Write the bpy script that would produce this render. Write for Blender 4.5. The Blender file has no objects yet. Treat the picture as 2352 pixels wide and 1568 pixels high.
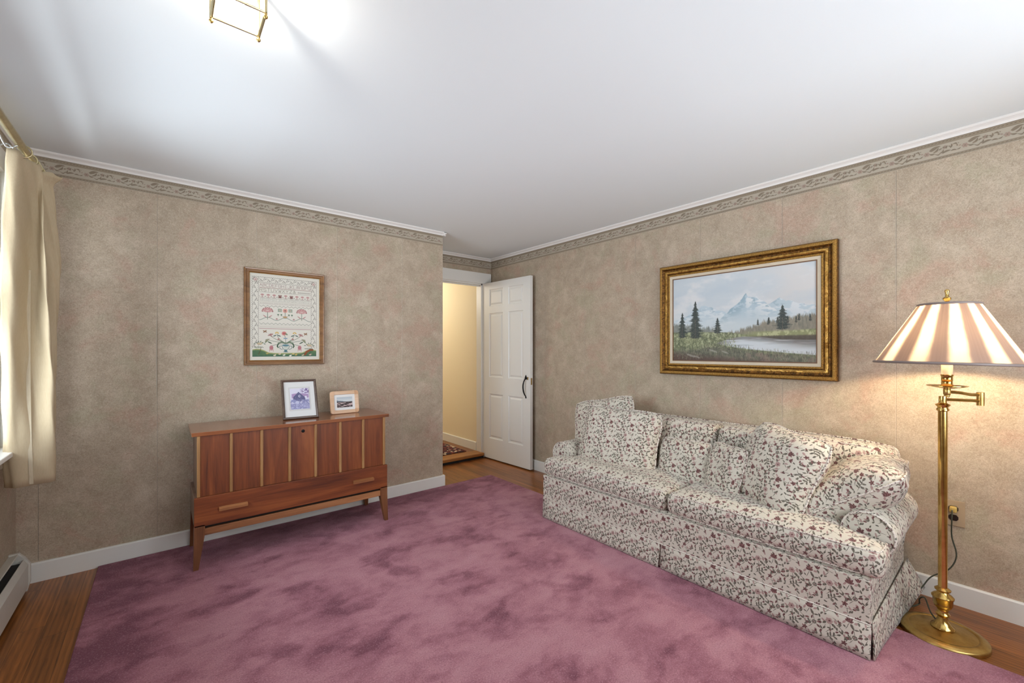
import bpy, bmesh, math, random
import numpy as np
from mathutils import Vector, Matrix, Euler
random.seed(4)
RNG = np.random.default_rng(11)
scene = bpy.context.scene
COL = scene.collection
PI = math.pi

# ------------------------------------------------------------------ colour
def lin(c):
    c = c / 255.0
    return c / 12.92 if c <= 0.04045 else ((c + 0.055) / 1.055) ** 2.4
def rgb(r, g, b): return (lin(r), lin(g), lin(b), 1.0)

# ------------------------------------------------------------------ node helpers
class NT:
    def __init__(self, name):
        self.m = bpy.data.materials.new(name); self.m.use_nodes = True
        self.t = self.m.node_tree; self.t.nodes.clear()
        self.out = self.t.nodes.new('ShaderNodeOutputMaterial')
    def n(self, typ, ins=None, **props):
        nd = self.t.nodes.new(typ)
        for k, v in props.items(): setattr(nd, k, v)
        for k, v in (ins or {}).items():
            s = nd.inputs[k]
            if isinstance(v, bpy.types.NodeSocket): self.t.links.new(v, s)
            else: s.default_value = v
        return nd
    def math(self, op, a, b=0.0, c=None, clamp=False):
        nd = self.n('ShaderNodeMath', operation=op, use_clamp=clamp)
        for i, v in enumerate((a, b, c)):
            if v is None: continue
            if isinstance(v, bpy.types.NodeSocket): self.t.links.new(v, nd.inputs[i])
            else: nd.inputs[i].default_value = v
        return nd.outputs[0]
    def vec(self, op, a, b=None, c=None):
        nd = self.n('ShaderNodeVectorMath', operation=op)
        for i, v in enumerate((a, b, c)):
            if v is None: continue
            if isinstance(v, bpy.types.NodeSocket): self.t.links.new(v, nd.inputs[i])
            else: nd.inputs[i].default_value = v
        return nd.outputs['Value'] if op in ('LENGTH', 'DOT_PRODUCT', 'DISTANCE') else nd.outputs['Vector']
    def mix(self, f, a, b, blend='MIX'):
        nd = self.n('ShaderNodeMix', data_type='RGBA', blend_type=blend)
        for i, v in ((0, f), (6, a), (7, b)):
            if isinstance(v, bpy.types.NodeSocket): self.t.links.new(v, nd.inputs[i])
            else: nd.inputs[i].default_value = v
        return nd.outputs[2]
    def ramp(self, f, stops, interp='LINEAR'):
        nd = self.n('ShaderNodeValToRGB', {'Fac': f})
        cr = nd.color_ramp; cr.interpolation = interp
        while len(cr.elements) < len(stops): cr.elements.new(0.5)
        for e, (p, c) in zip(cr.elements, stops):
            e.position = p; e.color = c if len(c) == 4 else (*c, 1)
        return nd.outputs['Color']
    def step(self, f, a, b):
        return self.n('ShaderNodeMapRange', {'Value': f, 'From Min': a, 'From Max': b}, interpolation_type='SMOOTHSTEP').outputs[0]
    def noise(self, v, scale, detail=4.0, rough=0.55, dist=0.0):
        return self.n('ShaderNodeTexNoise', {'Vector': v, 'Scale': scale, 'Detail': detail, 'Roughness': rough, 'Distortion': dist}).outputs[0]
    def obj(self): return self.n('ShaderNodeTexCoord').outputs['Object']
    def scaled(self, v, s): return self.n('ShaderNodeMapping', {'Vector': v, 'Scale': s}).outputs[0]
    def bump(self, h, strength=0.3, dist=0.01):
        return self.n('ShaderNodeBump', {'Height': h, 'Strength': strength, 'Distance': dist}).outputs[0]
    def bsdf(self, **ins):
        nd = self.n('ShaderNodeBsdfPrincipled', {k.replace('_', ' '): v for k, v in ins.items()})
        self.t.links.new(nd.outputs[0], self.out.inputs[0]); return nd

def plain(name, c, rough=0.5, metal=0.0, bump=0.0, bscale=200.0, vary=0.0, **kw):
    k = NT(name); o = k.obj()
    col = rgb(*c)
    if vary:
        f = k.noise(o, 14, 3)
        dk = tuple(x * (1 - vary) for x in col[:3]) + (1,); lt = tuple(min(1, x * (1 + vary)) for x in col[:3]) + (1,)
        col = k.ramp(f, [(0.3, dk), (0.7, lt)])
    d = dict(Base_Color=col, Roughness=rough, Metallic=metal, **kw)
    if bump: d['Normal'] = k.bump(k.noise(o, bscale, 2), bump, 0.002)
    k.bsdf(**d); return k.m

def wood(name, dark, mid, light, axis='X', rough=0.35, scale=1.0, coat=0.0, knots=0.0):
    k = NT(name); o = k.obj()
    s = {'X': (1.2, 14, 14), 'Y': (14, 1.2, 14), 'Z': (14, 14, 1.2)}[axis]
    v = k.scaled(o, tuple(a * scale for a in s))
    a = k.noise(v, 1.0, 5, 0.6, 0.9)
    s2 = {'X': (6, 160, 160), 'Y': (160, 6, 160), 'Z': (160, 160, 6)}[axis]
    b = k.noise(k.scaled(o, s2), 1.0, 3, 0.6)
    f = k.math('ADD', k.math('MULTIPLY', a, 0.75), k.math('MULTIPLY', b, 0.25))
    c = k.ramp(f, [(0.33, rgb(*dark)), (0.5, rgb(*mid)), (0.68, rgb(*light))])
    k.bsdf(Base_Color=c, Roughness=rough, Normal=k.bump(b, 0.06, 0.001), Coat_Weight=coat, Coat_Roughness=0.15)
    return k.m

# ------------------------------------------------------------------ mesh helpers
def link(name, bm, mat, parent=None, smooth=False, auto=None):
    me = bpy.data.meshes.new(name)
    bmesh.ops.recalc_face_normals(bm, faces=bm.faces[:])
    if smooth:
        for f in bm.faces: f.smooth = True
    bm.to_mesh(me); bm.free()
    for m in (mat if isinstance(mat, (list, tuple)) else [mat]): me.materials.append(m)
    o = bpy.data.objects.new(name, me); COL.objects.link(o)
    if smooth and auto: me.set_sharp_from_angle(angle=math.radians(auto))
    if parent: o.parent = parent
    return o
def tag(o, label=None, cat=None, group=None, kind=None):
    if label: o['label'] = label
    if cat: o['category'] = cat
    if group: o['group'] = group
    if kind: o['kind'] = kind
    return o
def empty(name, loc, label=None, cat=None, group=None, rotz=0.0, kind=None):
    o = bpy.data.objects.new(name, None); COL.objects.link(o)
    o.empty_display_size = 0.1; o.location = loc; o.rotation_euler = (0, 0, rotz)
    return tag(o, label, cat, group, kind)
def BM(): return bmesh.new()
def box(bm, x0, x1, y0, y1, z0, z1, bevel=0.0, seg=2, mi=0):
    vs = [bm.verts.new((x, y, z)) for x in (x0, x1) for y in (y0, y1) for z in (z0, z1)]
    idx = [(0, 1, 3, 2), (4, 6, 7, 5), (0, 4, 5, 1), (2, 3, 7, 6), (0, 2, 6, 4), (1, 5, 7, 3)]
    fs = [bm.faces.new([vs[i] for i in q]) for q in idx]
    for f in fs: f.material_index = mi
    if bevel:
        es = list({e for f in fs for e in f.edges})
        r = bmesh.ops.bevel(bm, geom=es, offset=bevel, segments=seg, profile=0.5, affect='EDGES')
        for f in r['faces']: f.material_index = mi
    return vs
def prism(bm, poly, axis, a0, a1, bevel=0.0, seg=2):
    """poly: list of 2D points in the plane normal to axis; order of the other axes x,y,z."""
    def P(p, a):
        return {'x': (a, p[0], p[1]), 'y': (p[0], a, p[1]), 'z': (p[0], p[1], a)}[axis]
    A = [bm.verts.new(P(p, a0)) for p in poly]; B = [bm.verts.new(P(p, a1)) for p in poly]
    n = len(poly); fs = [bm.faces.new(A), bm.faces.new(B)]
    for i in range(n): fs.append(bm.faces.new((A[i], A[(i + 1) % n], B[(i + 1) % n], B[i])))
    if bevel:
        es = list(fs[0].edges) + list(fs[1].edges)
        bmesh.ops.bevel(bm, geom=es, offset=bevel, segments=seg, profile=0.5, affect='EDGES')
def tube(bm, pts, r, n=8, closed=False, cap=True, rfun=None):
    pts = [Vector(p) for p in pts]; N = len(pts); rings = []
    t0 = (pts[1] - pts[0]).normalized()
    up = Vector((0, 0, 1)) if abs(t0.z) < 0.9 else Vector((1, 0, 0))
    nrm = (up - t0 * up.dot(t0)).normalized()
    for i, p in enumerate(pts):
        if closed: t = (pts[(i + 1) % N] - pts[i - 1]).normalized()
        else: t = (pts[min(i + 1, N - 1)] - pts[max(i - 1, 0)]).normalized()
        nrm = (nrm - t * nrm.dot(t)).normalized(); b = t.cross(nrm)
        rr = rfun(i / (N - 1)) if rfun else r
        rings.append([bm.verts.new(p + (nrm * math.cos(2 * PI * k / n) + b * math.sin(2 * PI * k / n)) * rr) for k in range(n)])
    for i in range(N if closed else N - 1):
        A, B = rings[i], rings[(i + 1) % N]
        for k in range(n): bm.faces.new((A[k], A[(k + 1) % n], B[(k + 1) % n], B[k]))
    if cap and not closed:
        bm.faces.new(rings[0]); bm.faces.new(rings[-1])
def lathe(bm, prof, cx=0, cy=0, n=32, capb=True, capt=True):
    rings = []
    for r, z in prof:
        rings.append([bm.verts.new((cx + r * math.cos(2 * PI * k / n), cy + r * math.sin(2 * PI * k / n), z)) for k in range(n)])
    for A, B in zip(rings, rings[1:]):
        for k in range(n): bm.faces.new((A[k], A[(k + 1) % n], B[(k + 1) % n], B[k]))
    if capb: bm.faces.new(rings[0])
    if capt: bm.faces.new(rings[-1])
def rbox(bm, x0, x1, y0, y1, z0, z1, r, n=(8, 8, 8), puff=(0, 0, 0, 0, 0, 0)):
    """rounded, puffed box on a subdivided cube; puff = bulge on -x,+x,-y,+y,-z,+z."""
    c = Vector(((x0 + x1) / 2, (y0 + y1) / 2, (z0 + z1) / 2)); h = Vector(((x1 - x0) / 2, (y1 - y0) / 2, (z1 - z0) / 2))
    cache = {}
    def V(a, b, d):
        key = (round(a, 6), round(b, 6), round(d, 6))
        if key in cache: return cache[key]
        p = Vector((a * h.x, b * h.y, d * h.z))
        q = Vector([max(-h[i] + r, min(h[i] - r, p[i])) for i in range(3)])
        e = p - q
        if e.length > 1e-9: p = q + e.normalized() * r
        u = [p[i] / h[i] for i in range(3)]
        w = [max(0, 1 - t * t) for t in u]
        for i in range(3):
            j, k = (i + 1) % 3, (i + 2) % 3
            amt = puff[2 * i] if u[i] < 0 else puff[2 * i + 1]
            p[i] += (1 if u[i] > 0 else -1) * amt * (w[j] * w[k]) ** 0.7 * abs(u[i])
        cache[key] = bm.verts.new(c + p); return cache[key]
    def lins(m, hh):
        # denser near the edges so that the rounding is smooth
        k = max(3, int(m)); e = min(0.9, r / hh)
        inner = [(-1 + e) + (2 - 2 * e) * i / k for i in range(k + 1)]
        outer = [1 - e + e * t for t in (0.35, 0.65, 0.87, 1.0)]
        return [-t for t in reversed(outer)] + inner + outer
    L = [lins(n[i], h[i]) for i in range(3)]
    for ax in range(3):
        j, k = (ax + 1) % 3, (ax + 2) % 3
        for s in (-1.0, 1.0):
            for a0, a1 in zip(L[j], L[j][1:]):
                for b0, b1 in zip(L[k], L[k][1:]):
                    q = []
                    for a, b in ((a0, b0), (a1, b0), (a1, b1), (a0, b1)):
                        t = [0, 0, 0]; t[ax] = s; t[j] = a; t[k] = b; q.append(V(*t))
                    if len(set(q)) == 4:
                        try: bm.faces.new(q)
                        except ValueError: pass
def frame_sweep(bm, w, h, prof, mi=0):
    """mitred rectangular frame in local XY (z out); prof = [(inset, height), ...]."""
    rings = []
    for d, t in prof:
        x, y = w / 2 - d, h / 2 - d
        rings.append([bm.verts.new((a, b, t)) for a, b in ((-x, -y), (x, -y), (x, y), (-x, y))])
    for A, B in zip(rings, rings[1:]):
        for k in range(4):
            f = bm.faces.new((A[k], A[(k + 1) % 4], B[(k + 1) % 4], B[k])); f.material_index = mi
def quad(bm, pts, mi=0):
    f = bm.faces.new([bm.verts.new(p) for p in pts]); f.material_index = mi; return f
def basis(loc, right, up, out):
    m = Matrix.Identity(4)
    for i, a in enumerate((right, up, out)):
        a = Vector(a).normalized()
        for j in range(3): m[j][i] = a[j]
    for j in range(3): m[j][3] = loc[j]
    return m
def smoothpts(pts, n=8, closed=False):
    P = [Vector(p) for p in pts]; out = []; N = len(P)
    for i in range(N if closed else N - 1):
        a = P[(i - 1) % N] if closed or i > 0 else P[0] * 2 - P[1]
        b, c = P[i], P[(i + 1) % N]
        d = P[(i + 2) % N] if closed or i + 2 < N else P[-1] * 2 - P[-2]
        d1, d2, d3 = [max(1e-6, v.length) ** .5 for v in (b - a, c - b, d - c)]
        m1 = d2 * ((b - a) / d1 - (c - a) / (d1 + d2) + (c - b) / d2); m2 = d2 * ((c - b) / d2 - (d - b) / (d2 + d3) + (d - c) / d3)
        for k in range(n):
            t = k / n
            out.append(b * (2 * t ** 3 - 3 * t * t + 1) + m1 * (t ** 3 - 2 * t * t + t) + c * (3 * t * t - 2 * t ** 3) + m2 * (t ** 3 - t * t))
    if not closed: out.append(P[-1])
    return out

# ------------------------------------------------------------------ room dimensions (metres)
XL, XR, YA, YB, YF, ZC = -0.60, 3.02, 3.41, 4.05, -1.15, 2.335
XE = 1.99                      # end of the sampler wall, the door alcove begins
WY0, WY1, WZ0, WZ1 = 1.35, 3.10, 0.79, 2.10     # left window opening
RX0, RX1, RZ0, RZ1 = 0.55, 2.45, 0.75, 2.10     # unseen window behind the camera, put in for daylight fill
DX0, DX1, DZ = 2.10, 2.89, 2.03                 # doorway
HZ = 0.062                     # hall floor level

# ------------------------------------------------------------------ materials
def wallpaper():
    k = NT('mottled_wallpaper'); o = k.obj()
    n1 = k.noise(o, 4.0, 5, 0.6, 0.6)
    n2 = k.noise(k.vec('ADD', o, (7.3, 2.1, 4.4)), 4.6, 5, 0.6, 0.5)
    n3 = k.noise(k.vec('ADD', o, (1.3, 9.1, 5.4)), 9.0, 4, 0.6, 0.4)
    base = k.ramp(n3, [(0.30, rgb(166, 150, 129)), (0.55, rgb(180, 164, 143)), (0.74, rgb(194, 179, 159))])
    pink = k.math('MULTIPLY', k.step(n1, 0.50, 0.68), 0.48)
    green = k.math('MULTIPLY', k.step(n2, 0.52, 0.68), 0.42)
    c = k.mix(pink, base, rgb(181, 143, 125))
    c = k.mix(green, c, rgb(163, 159, 131))
    # crackle of short pale and dark fibres
    w = k.n('ShaderNodeTexNoise', {'Vector': o, 'Scale': 58.0, 'Detail': 3.0, 'Roughness': 0.62, 'Distortion': 1.4}).outputs[0]
    w2 = k.n('ShaderNodeTexNoise', {'Vector': k.vec('ADD', o, (3.7, 1.9, 8.8)), 'Scale': 74.0, 'Detail': 3.0, 'Roughness': 0.62, 'Distortion': 1.4}).outputs[0]
    f2 = k.step(k.math('ABSOLUTE', k.math('SUBTRACT', w, 0.5)), 0.045, 0.010)
    f1 = k.math('MAXIMUM', k.step(k.math('ABSOLUTE', k.math('SUBTRACT', w2, 0.5)), 0.040, 0.008), k.math('MULTIPLY', k.step(w, 0.60, 0.72), 0.8))
    c = k.mix(k.math('MULTIPLY', f1, 0.34), c, rgb(214, 203, 184))
    c = k.mix(k.math('MULTIPLY', f2, 0.36), c, rgb(122, 104, 84))
    k.bsdf(Base_Color=c, Roughness=k.math('SUBTRACT', 0.62, k.math('MULTIPLY', f1, 0.2)), Normal=k.bump(w, 0.12, 0.002), Specular_IOR_Level=0.35)
    return k.m
M = {}
M['paper'] = wallpaper()
M['ceiling'] = plain('ceiling_paint', (236, 243, 245), 0.9, bump=0.05, bscale=40)
M['white'] = plain('white_gloss_paint', (229, 228, 222), 0.42, bump=0.04, bscale=60)
M['crown'] = plain('white_crown_paint', (230, 227, 222), 0.5)
M['cream'] = plain('cream_hall_paint', (236, 222, 190), 0.7, bump=0.05, bscale=90)
M['heater'] = plain('heater_enamel', (200, 196, 186), 0.45, vary=0.03)
M['dark'] = plain('dark_slot', (30, 28, 26), 0.8)
M['iron'] = plain('black_iron', (28, 27, 26), 0.5, 0.6, bump=0.2, bscale=120)
M['steel'] = plain('pale_wire', (205, 205, 200), 0.3, 0.8)
M['jamb'] = plain('dark_window_track', (92, 84, 76), 0.6)
M['wire'] = plain('green_cord', (62, 66, 52), 0.5)
M['plastic'] = plain('brown_socket', (38, 26, 18), 0.35)
M['ivory'] = plain('yellow_plug', (196, 168, 92), 0.4)
M['plate'] = plain('wallpapered_plate', (170, 150, 122), 0.5, vary=0.06, bump=0.1)
def brass(name, c=(216, 184, 112), rough=0.16):
    k = NT(name); o = k.obj()
    f = k.noise(o, 30, 4, 0.6)
    k.bsdf(Base_Color=k.ramp(f, [(0.3, rgb(c[0] - 26, c[1] - 30, c[2] - 28)), (0.7, rgb(*c))]), Metallic=1.0,
           Roughness=k.math('ADD', rough - 0.04, k.math('MULTIPLY', f, 0.1)))
    return k.m
M['brass'] = brass('polished_brass')
M['brass_dull'] = brass('aged_brass', (206, 178, 112), 0.34)
M['brass_pale'] = brass('pale_brass_rod', (206, 196, 160), 0.35)

def floorwood():
    k = NT('oak_strip_floor'); o = k.obj()
    sx = k.n('ShaderNodeSeparateXYZ', {'Vector': o})
    X, Y = sx.outputs[0], sx.outputs[1]
    pw = 0.082
    row = k.math('FLOOR', k.math('DIVIDE', X, pw))
    rr = k.n('ShaderNodeTexWhiteNoise', {'W': row}, noise_dimensions='1D').outputs['Value']
    yy = k.math('ADD', Y, k.math('MULTIPLY', rr, 3.7))
    colr = k.math('FLOOR', k.math('DIVIDE', yy, 0.95))
    cv = k.n('ShaderNodeCombineXYZ', {'X': row, 'Y': colr}).outputs[0]
    rnd = k.n('ShaderNodeTexWhiteNoise', {'Vector': cv}, noise_dimensions='2D')
    shift = k.vec('MULTIPLY', rnd.outputs['Color'], (5.0, 9.0, 3.0))
    v = k.scaled(k.vec('ADD', o, shift), (15, 1.3, 15))
    a = k.noise(v, 1.0, 5, 0.6, 1.6)
    g = k.n('ShaderNodeTexWave', {'Vector': v, 'Scale': 1.1, 'Distortion': 5.0, 'Detail': 3.0, 'Detail Scale': 1.2}, bands_direction='X').outputs['Fac']
    b = k.noise(k.scaled(o, (190, 7, 100)), 1.0, 3, 0.6)
    f = k.math('ADD', k.math('ADD', k.math('MULTIPLY', a, 0.62), k.math('MULTIPLY', g, 0.12)), k.math('MULTIPLY', b, 0.3))
    c = k.ramp(f, [(0.30, rgb(82, 48, 20)), (0.5, rgb(136, 82, 38)), (0.72, rgb(172, 108, 54))])
    tint = k.math('ADD', 0.78, k.math('MULTIPLY', rnd.outputs['Value'], 0.38))
    c = k.mix(1.0, c, k.n('ShaderNodeCombineXYZ', {'X': tint, 'Y': tint, 'Z': tint}).outputs[0], 'MULTIPLY')
    fx = k.math('ABSOLUTE', k.math('SUBTRACT', k.math('FRACT', k.math('DIVIDE', X, pw)), 0.5))
    fy = k.math('ABSOLUTE', k.math('SUBTRACT', k.math('FRACT', k.math('DIVIDE', yy, 0.95)), 0.5))
    gap = k.math('MAXIMUM', k.step(fx, 0.485, 0.496), k.step(fy, 0.4985, 0.4995))
    c = k.mix(k.math('MULTIPLY', gap, 0.7), c, rgb(52, 30, 14))
    k.bsdf(Base_Color=c, Roughness=0.34, Normal=k.bump(k.math('SUBTRACT', b, gap), 0.08, 0.002), Coat_Weight=0.12, Coat_Roughness=0.2)
    return k.m
M['floor'] = floorwood()
def rugmat():
    k = NT('mauve_plush_pile'); o = k.obj()
    v = k.vec('MULTIPLY', o, (1.0, 1.0, 0.0))
    vs = k.scaled(v, (1.0, 1.35, 1.0))
    big = k.noise(vs, 2.6, 5, 0.60, 0.35)
    sm = k.noise(k.vec('ADD', vs, (3.1, 8.2, 0)), 8.5, 5, 0.62, 0.3)
    f = k.math('ADD', k.math('MULTIPLY', big, 0.66), k.math('MULTIPLY', sm, 0.36))
    # darker along the cabinet wall and beside the window
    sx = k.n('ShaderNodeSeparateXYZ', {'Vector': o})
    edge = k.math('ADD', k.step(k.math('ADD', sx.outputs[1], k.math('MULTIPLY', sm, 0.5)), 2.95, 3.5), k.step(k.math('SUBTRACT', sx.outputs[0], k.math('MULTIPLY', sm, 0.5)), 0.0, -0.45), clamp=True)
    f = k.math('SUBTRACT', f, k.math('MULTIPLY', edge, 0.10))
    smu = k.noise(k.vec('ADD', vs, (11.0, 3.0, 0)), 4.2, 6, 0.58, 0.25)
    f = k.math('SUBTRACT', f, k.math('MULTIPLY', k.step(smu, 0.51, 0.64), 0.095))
    c = k.ramp(f, [(0.33, rgb(122, 66, 82)), (0.43, rgb(164, 103, 118)), (0.54, rgb(194, 135, 147)), (0.68, rgb(208, 153, 163))])
    fine = k.noise(v, 420, 2, 0.7); mid = k.noise(v, 150, 4, 0.75)
    c = k.mix(k.math('MULTIPLY', k.step(fine, 0.52, 0.36), 0.5), c, rgb(98, 54, 66))
    c = k.mix(k.math('MULTIPLY', k.step(mid, 0.52, 0.66), 0.42), c, rgb(224, 176, 188))
    c = k.mix(k.math('MULTIPLY', k.step(mid, 0.47, 0.36), 0.42), c, rgb(108, 62, 74))
    h = k.math('ADD', fine, k.math('MULTIPLY', mid, 0.8))
    k.bsdf(Base_Color=c, Roughness=0.95, Normal=k.bump(h, 0.7, 0.006), Sheen_Weight=0.35, Sheen_Roughness=0.5, Sheen_Tint=rgb(225, 190, 200), Specular_IOR_Level=0.1)
    return k.m
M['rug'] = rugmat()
def hallrugmat():
    k = NT('persian_pile'); o = k.obj()
    vo = k.n('ShaderNodeTexVoronoi', {'Vector': o, 'Scale': 34.0})
    c = k.ramp(vo.outputs['Color'], [(0.2, rgb(70, 26, 30)), (0.42, rgb(120, 52, 48)), (0.6, rgb(52, 36, 48)), (0.75, rgb(206, 188, 160))], 'CONSTANT')
    k.bsdf(Base_Color=c, Roughness=0.95, Normal=k.bump(k.noise(o, 300, 2), 0.5, 0.004)); return k.m
M['hallrug'] = hallrugmat()

def floral():
    """cream cotton printed with a repeating sprig, mapped by the dominant normal."""
    k = NT('floral_upholstery'); tc = k.n('ShaderNodeTexCoord')
    o, nn = tc.outputs['Object'], tc.outputs['Normal']
    so = k.n('ShaderNodeSeparateXYZ', {'Vector': o}); sn = k.n('ShaderNodeSeparateXYZ', {'Vector': k.vec('ABSOLUTE', nn)})
    X, Y, Z = so.outputs; nx, ny, nz = sn.outputs
    vx = k.n('ShaderNodeCombineXYZ', {'X': k.math('MULTIPLY', Y, -1.0), 'Y': Z}).outputs[0]
    vy = k.n('ShaderNodeCombineXYZ', {'X': X, 'Y': Z}).outputs[0]
    vz = k.n('ShaderNodeCombineXYZ', {'X': k.math('MULTIPLY', Y, -1.0), 'Y': X}).outputs[0]
    isx = k.math('MULTIPLY', k.math('GREATER_THAN', nx, ny), k.math('GREATER_THAN', nx, nz))
    isz = k.math('GREATER_THAN', nz, k.math('MAXIMUM', nx, ny))
    def vmix(f, a, b):
        nd = k.n('ShaderNodeMix', data_type='VECTOR')
        k.t.links.new(f, nd.inputs[0]); k.t.links.new(a, nd.inputs[4]); k.t.links.new(b, nd.inputs[5]); return nd.outputs[1]
    v = k.vec('MULTIPLY', vmix(isx, vmix(isz, vy, vz), vx), (1.18, 1.18, 1.0))
    jit = k.n('ShaderNodeTexNoise', {'Vector': v, 'Scale': 55.0, 'Detail': 2.0}).outputs['Color']
    v = k.vec('ADD', v, k.vec('MULTIPLY', k.vec('SUBTRACT', jit, (0.5, 0.5, 0.5)), (0.008, 0.008, 0.0)))
    PX, PY = 0.165, 0.187
    layers = {'bur': None, 'pink': None, 'green': None, 'stem': None}
    def add(layer, val):
        layers[layer] = val if layers[layer] is None else k.math('MINIMUM', layers[layer], val)
    chain = [v]
    def cluster(cx, cy):
        # chained on what was drawn before, which keeps the shader's working set small
        live = [x for x in layers.values() if x is not None]
        if live:
            m_ = live[0]
            for x in live[1:]: m_ = k.math('MINIMUM', m_, x)
            chain[0] = k.vec('ADD', chain[0], k.n('ShaderNodeCombineXYZ', {'Z': k.math('MULTIPLY', m_, 1e-7)}).outputs[0])
        v = chain[0]
        d = k.vec('SUBTRACT', v, (cx * 1.1, cy * 1.1, 0))
        return k.vec('WRAP', d, (PX / 2, PY / 2, 1), (-PX / 2, -PY / 2, -1))
    def ell(loc, layer, x, y, ang, a, b):
        nd = k.n('ShaderNodeMapping', {'Vector': loc, 'Location': (x, y, 0), 'Rotation': (0, 0, math.radians(ang)), 'Scale': (a * (1.15 if layer == 'pink' else 1), b * (1.2 if layer == 'pink' else 1), 1.0)}, vector_type='TEXTURE')
        add(layer, k.vec('LENGTH', nd.outputs[0]))
    def leaf(loc, layer, x, y, ang, ln, wd):      # leaf growing from (x, y)
        x *= 1.15; y *= 1.15; ln *= 1.22; wd *= 1.48 if layer != 'stem' else 1.25; a = math.radians(ang); ell(loc, layer, x + math.cos(a) * ln / 2, y + math.sin(a) * ln / 2, ang, ln / 2, wd / 2)
    # spiky burgundy flower with a bud
    c = cluster(0.035, 0.125)
    for ang, ln in ((62, .022), (90, .025), (118, .022), (146, .017), (30, .015)): leaf(c, 'bur', 0, 0, ang, ln, .0062)
    leaf(c, 'green', .004, -.004, -60, .024, .007); leaf(c, 'stem', 0, -.002, -112, .030, .0022)
    c = cluster(0.066, 0.142)
    for ang in (60, 95, 128): leaf(c, 'bur', 0, 0, ang, .016, .0058)
    leaf(c, 'green', 0, -.003, -70, .014, .006); leaf(c, 'pink', -.002, -.010, 210, .012, .006)
    # open pink rose
    c = cluster(0.112, 0.098)
    for ang in (10, 70, 130, 190, 250, 310): ell(c, 'pink', .0085 * math.cos(math.radians(ang)), .0085 * math.sin(math.radians(ang)), ang, .0062, .0050)
    ell(c, 'bur', .001, .001, 20, .0050, .0036); leaf(c, 'green', .010, -.008, -40, .018, .008); leaf(c, 'green', -.010, -.008, 215, .016, .007)
    leaf(c, 'stem', .002, -.012, -80, .030, .0022)
    # shaded green rose
    c = cluster(0.055, 0.068)
    for ang in (20, 92, 164, 236, 308): ell(c, 'green', .0072 * math.cos(math.radians(ang)), .0072 * math.sin(math.radians(ang)), ang + 80, .0062, .0028)
    ell(c, 'bur', 0, 0, 40, .0042, .0030); leaf(c, 'bur', .010, .004, 25, .018, .0066); leaf(c, 'bur', .009, -.006, -35, .016, .0058)
    leaf(c, 'green', -.010, -.006, 200, .024, .007); leaf(c, 'stem', -.004, -.010, -130, .024, .002)
    # leaf spray
    c = cluster(0.120, 0.036)
    leaf(c, 'stem', -.022, -.014, 32, .052, .0022)
    for x, y, a, l in ((-.010, -.006, 95, .015), (.000, .0, 100, .016), (.010, .006, 88, .014), (-.004, -.004, -40, .015), (.008, .004, -30, .016), (.021, .013, 30, .014)): leaf(c, 'green', x, y, a, l, .0056)
    # small burgundy blossom and twigs
    c = cluster(0.018, 0.030)
    for ang in (80, 150, 220, 300, 10): leaf(c, 'bur', 0, 0, ang, .0105, .0048)
    leaf(c, 'stem', .002, .004, 60, .040, .002); leaf(c, 'green', .012, .022, 15, .013, .005); leaf(c, 'green', .016, .030, 110, .012, .005)
    leaf(c, 'pink', -.008, -.010, 240, .014, .006)
    c = cluster(0.078, 0.016)
    for x, y, a in ((0, 0, 50), (.006, .010, 100), (-.010, .004, 170), (.012, -.004, -20), (-.004, -.012, 250)): leaf(c, 'green', x, y, a, .0115, .0046)
    leaf(c, 'bur', .002, .018, 75, .014, .006); leaf(c, 'pink', -.012, .014, 120, .012, .006)
    c = cluster(0.006, 0.082)
    leaf(c, 'stem', -.018, .012, -35, .042, .002); leaf(c, 'green', -.008, .006, 60, .015, .006); leaf(c, 'green', .004, -.002, -80, .014, .0055)
    leaf(c, 'bur', .012, -.006, 10, .015, .0058); leaf(c, 'pink', -.016, .014, 120, .013, .007)
    c = cluster(0.088, 0.052); leaf(c, 'green', 0, 0, 140, .013, .005); leaf(c, 'green', .003, .004, 60, .012, .005); leaf(c, 'stem', 0, -.004, 70, .03, .002)
    for cx, cy, sd in ((.140, .140, 1), (.090, .125, 2), (.025, .055, 3), (.145, .068, 4), (.050, .100, 5), (.100, .155, 6), (.045, .012, 7), (.135, .010, 8), (.010, .110, 9), (.080, .095, 10), (.062, .030, 11), (.118, .066, 12), (.150, .105, 13), (.030, .160, 14)):
        c = cluster(cx, cy); q = random.Random(sd); b0 = q.random() * 360
        for j in range(3): leaf(c, ('green', 'bur', 'green', 'pink')[(j + sd) % 4], .004 * math.cos(b0 + j * 2), .004 * math.sin(b0 + j * 2), b0 + j * 115 + q.random() * 40, .011 + .005 * q.random(), .0048)
        leaf(c, 'stem', 0, 0, b0 + 60, .026, .002)
    wob = k.noise(v, 420, 2, 0.6)
    def mask(layer, lo=0.90, hi=1.10):
        d = k.math('ADD', layers[layer], k.math('MULTIPLY', k.math('SUBTRACT', wob, 0.5), 0.5))
        return k.step(d, hi, lo)
    v = chain[0]
    streak = k.noise(k.scaled(v, (260, 90, 1)), 1.0, 2, 0.6)
    weave = k.noise(v, 900, 1, 0.5)
    base = k.mix(k.noise(v, 5, 2), rgb(198, 192, 178), rgb(209, 203, 189))
    c = k.mix(mask('stem'), base, rgb(104, 99, 88))
    c = k.mix(k.math('MULTIPLY', mask('pink'), 0.85), c, k.mix(streak, rgb(180, 146, 140), rgb(134, 100, 98)))
    c = k.mix(mask('green'), c, k.mix(k.step(streak, 0.38, 0.62), rgb(84, 80, 72), rgb(122, 116, 102)))
    c = k.mix(mask('bur'), c, k.mix(k.step(streak, 0.40, 0.64), rgb(88, 58, 58), rgb(138, 98, 94)))
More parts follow.
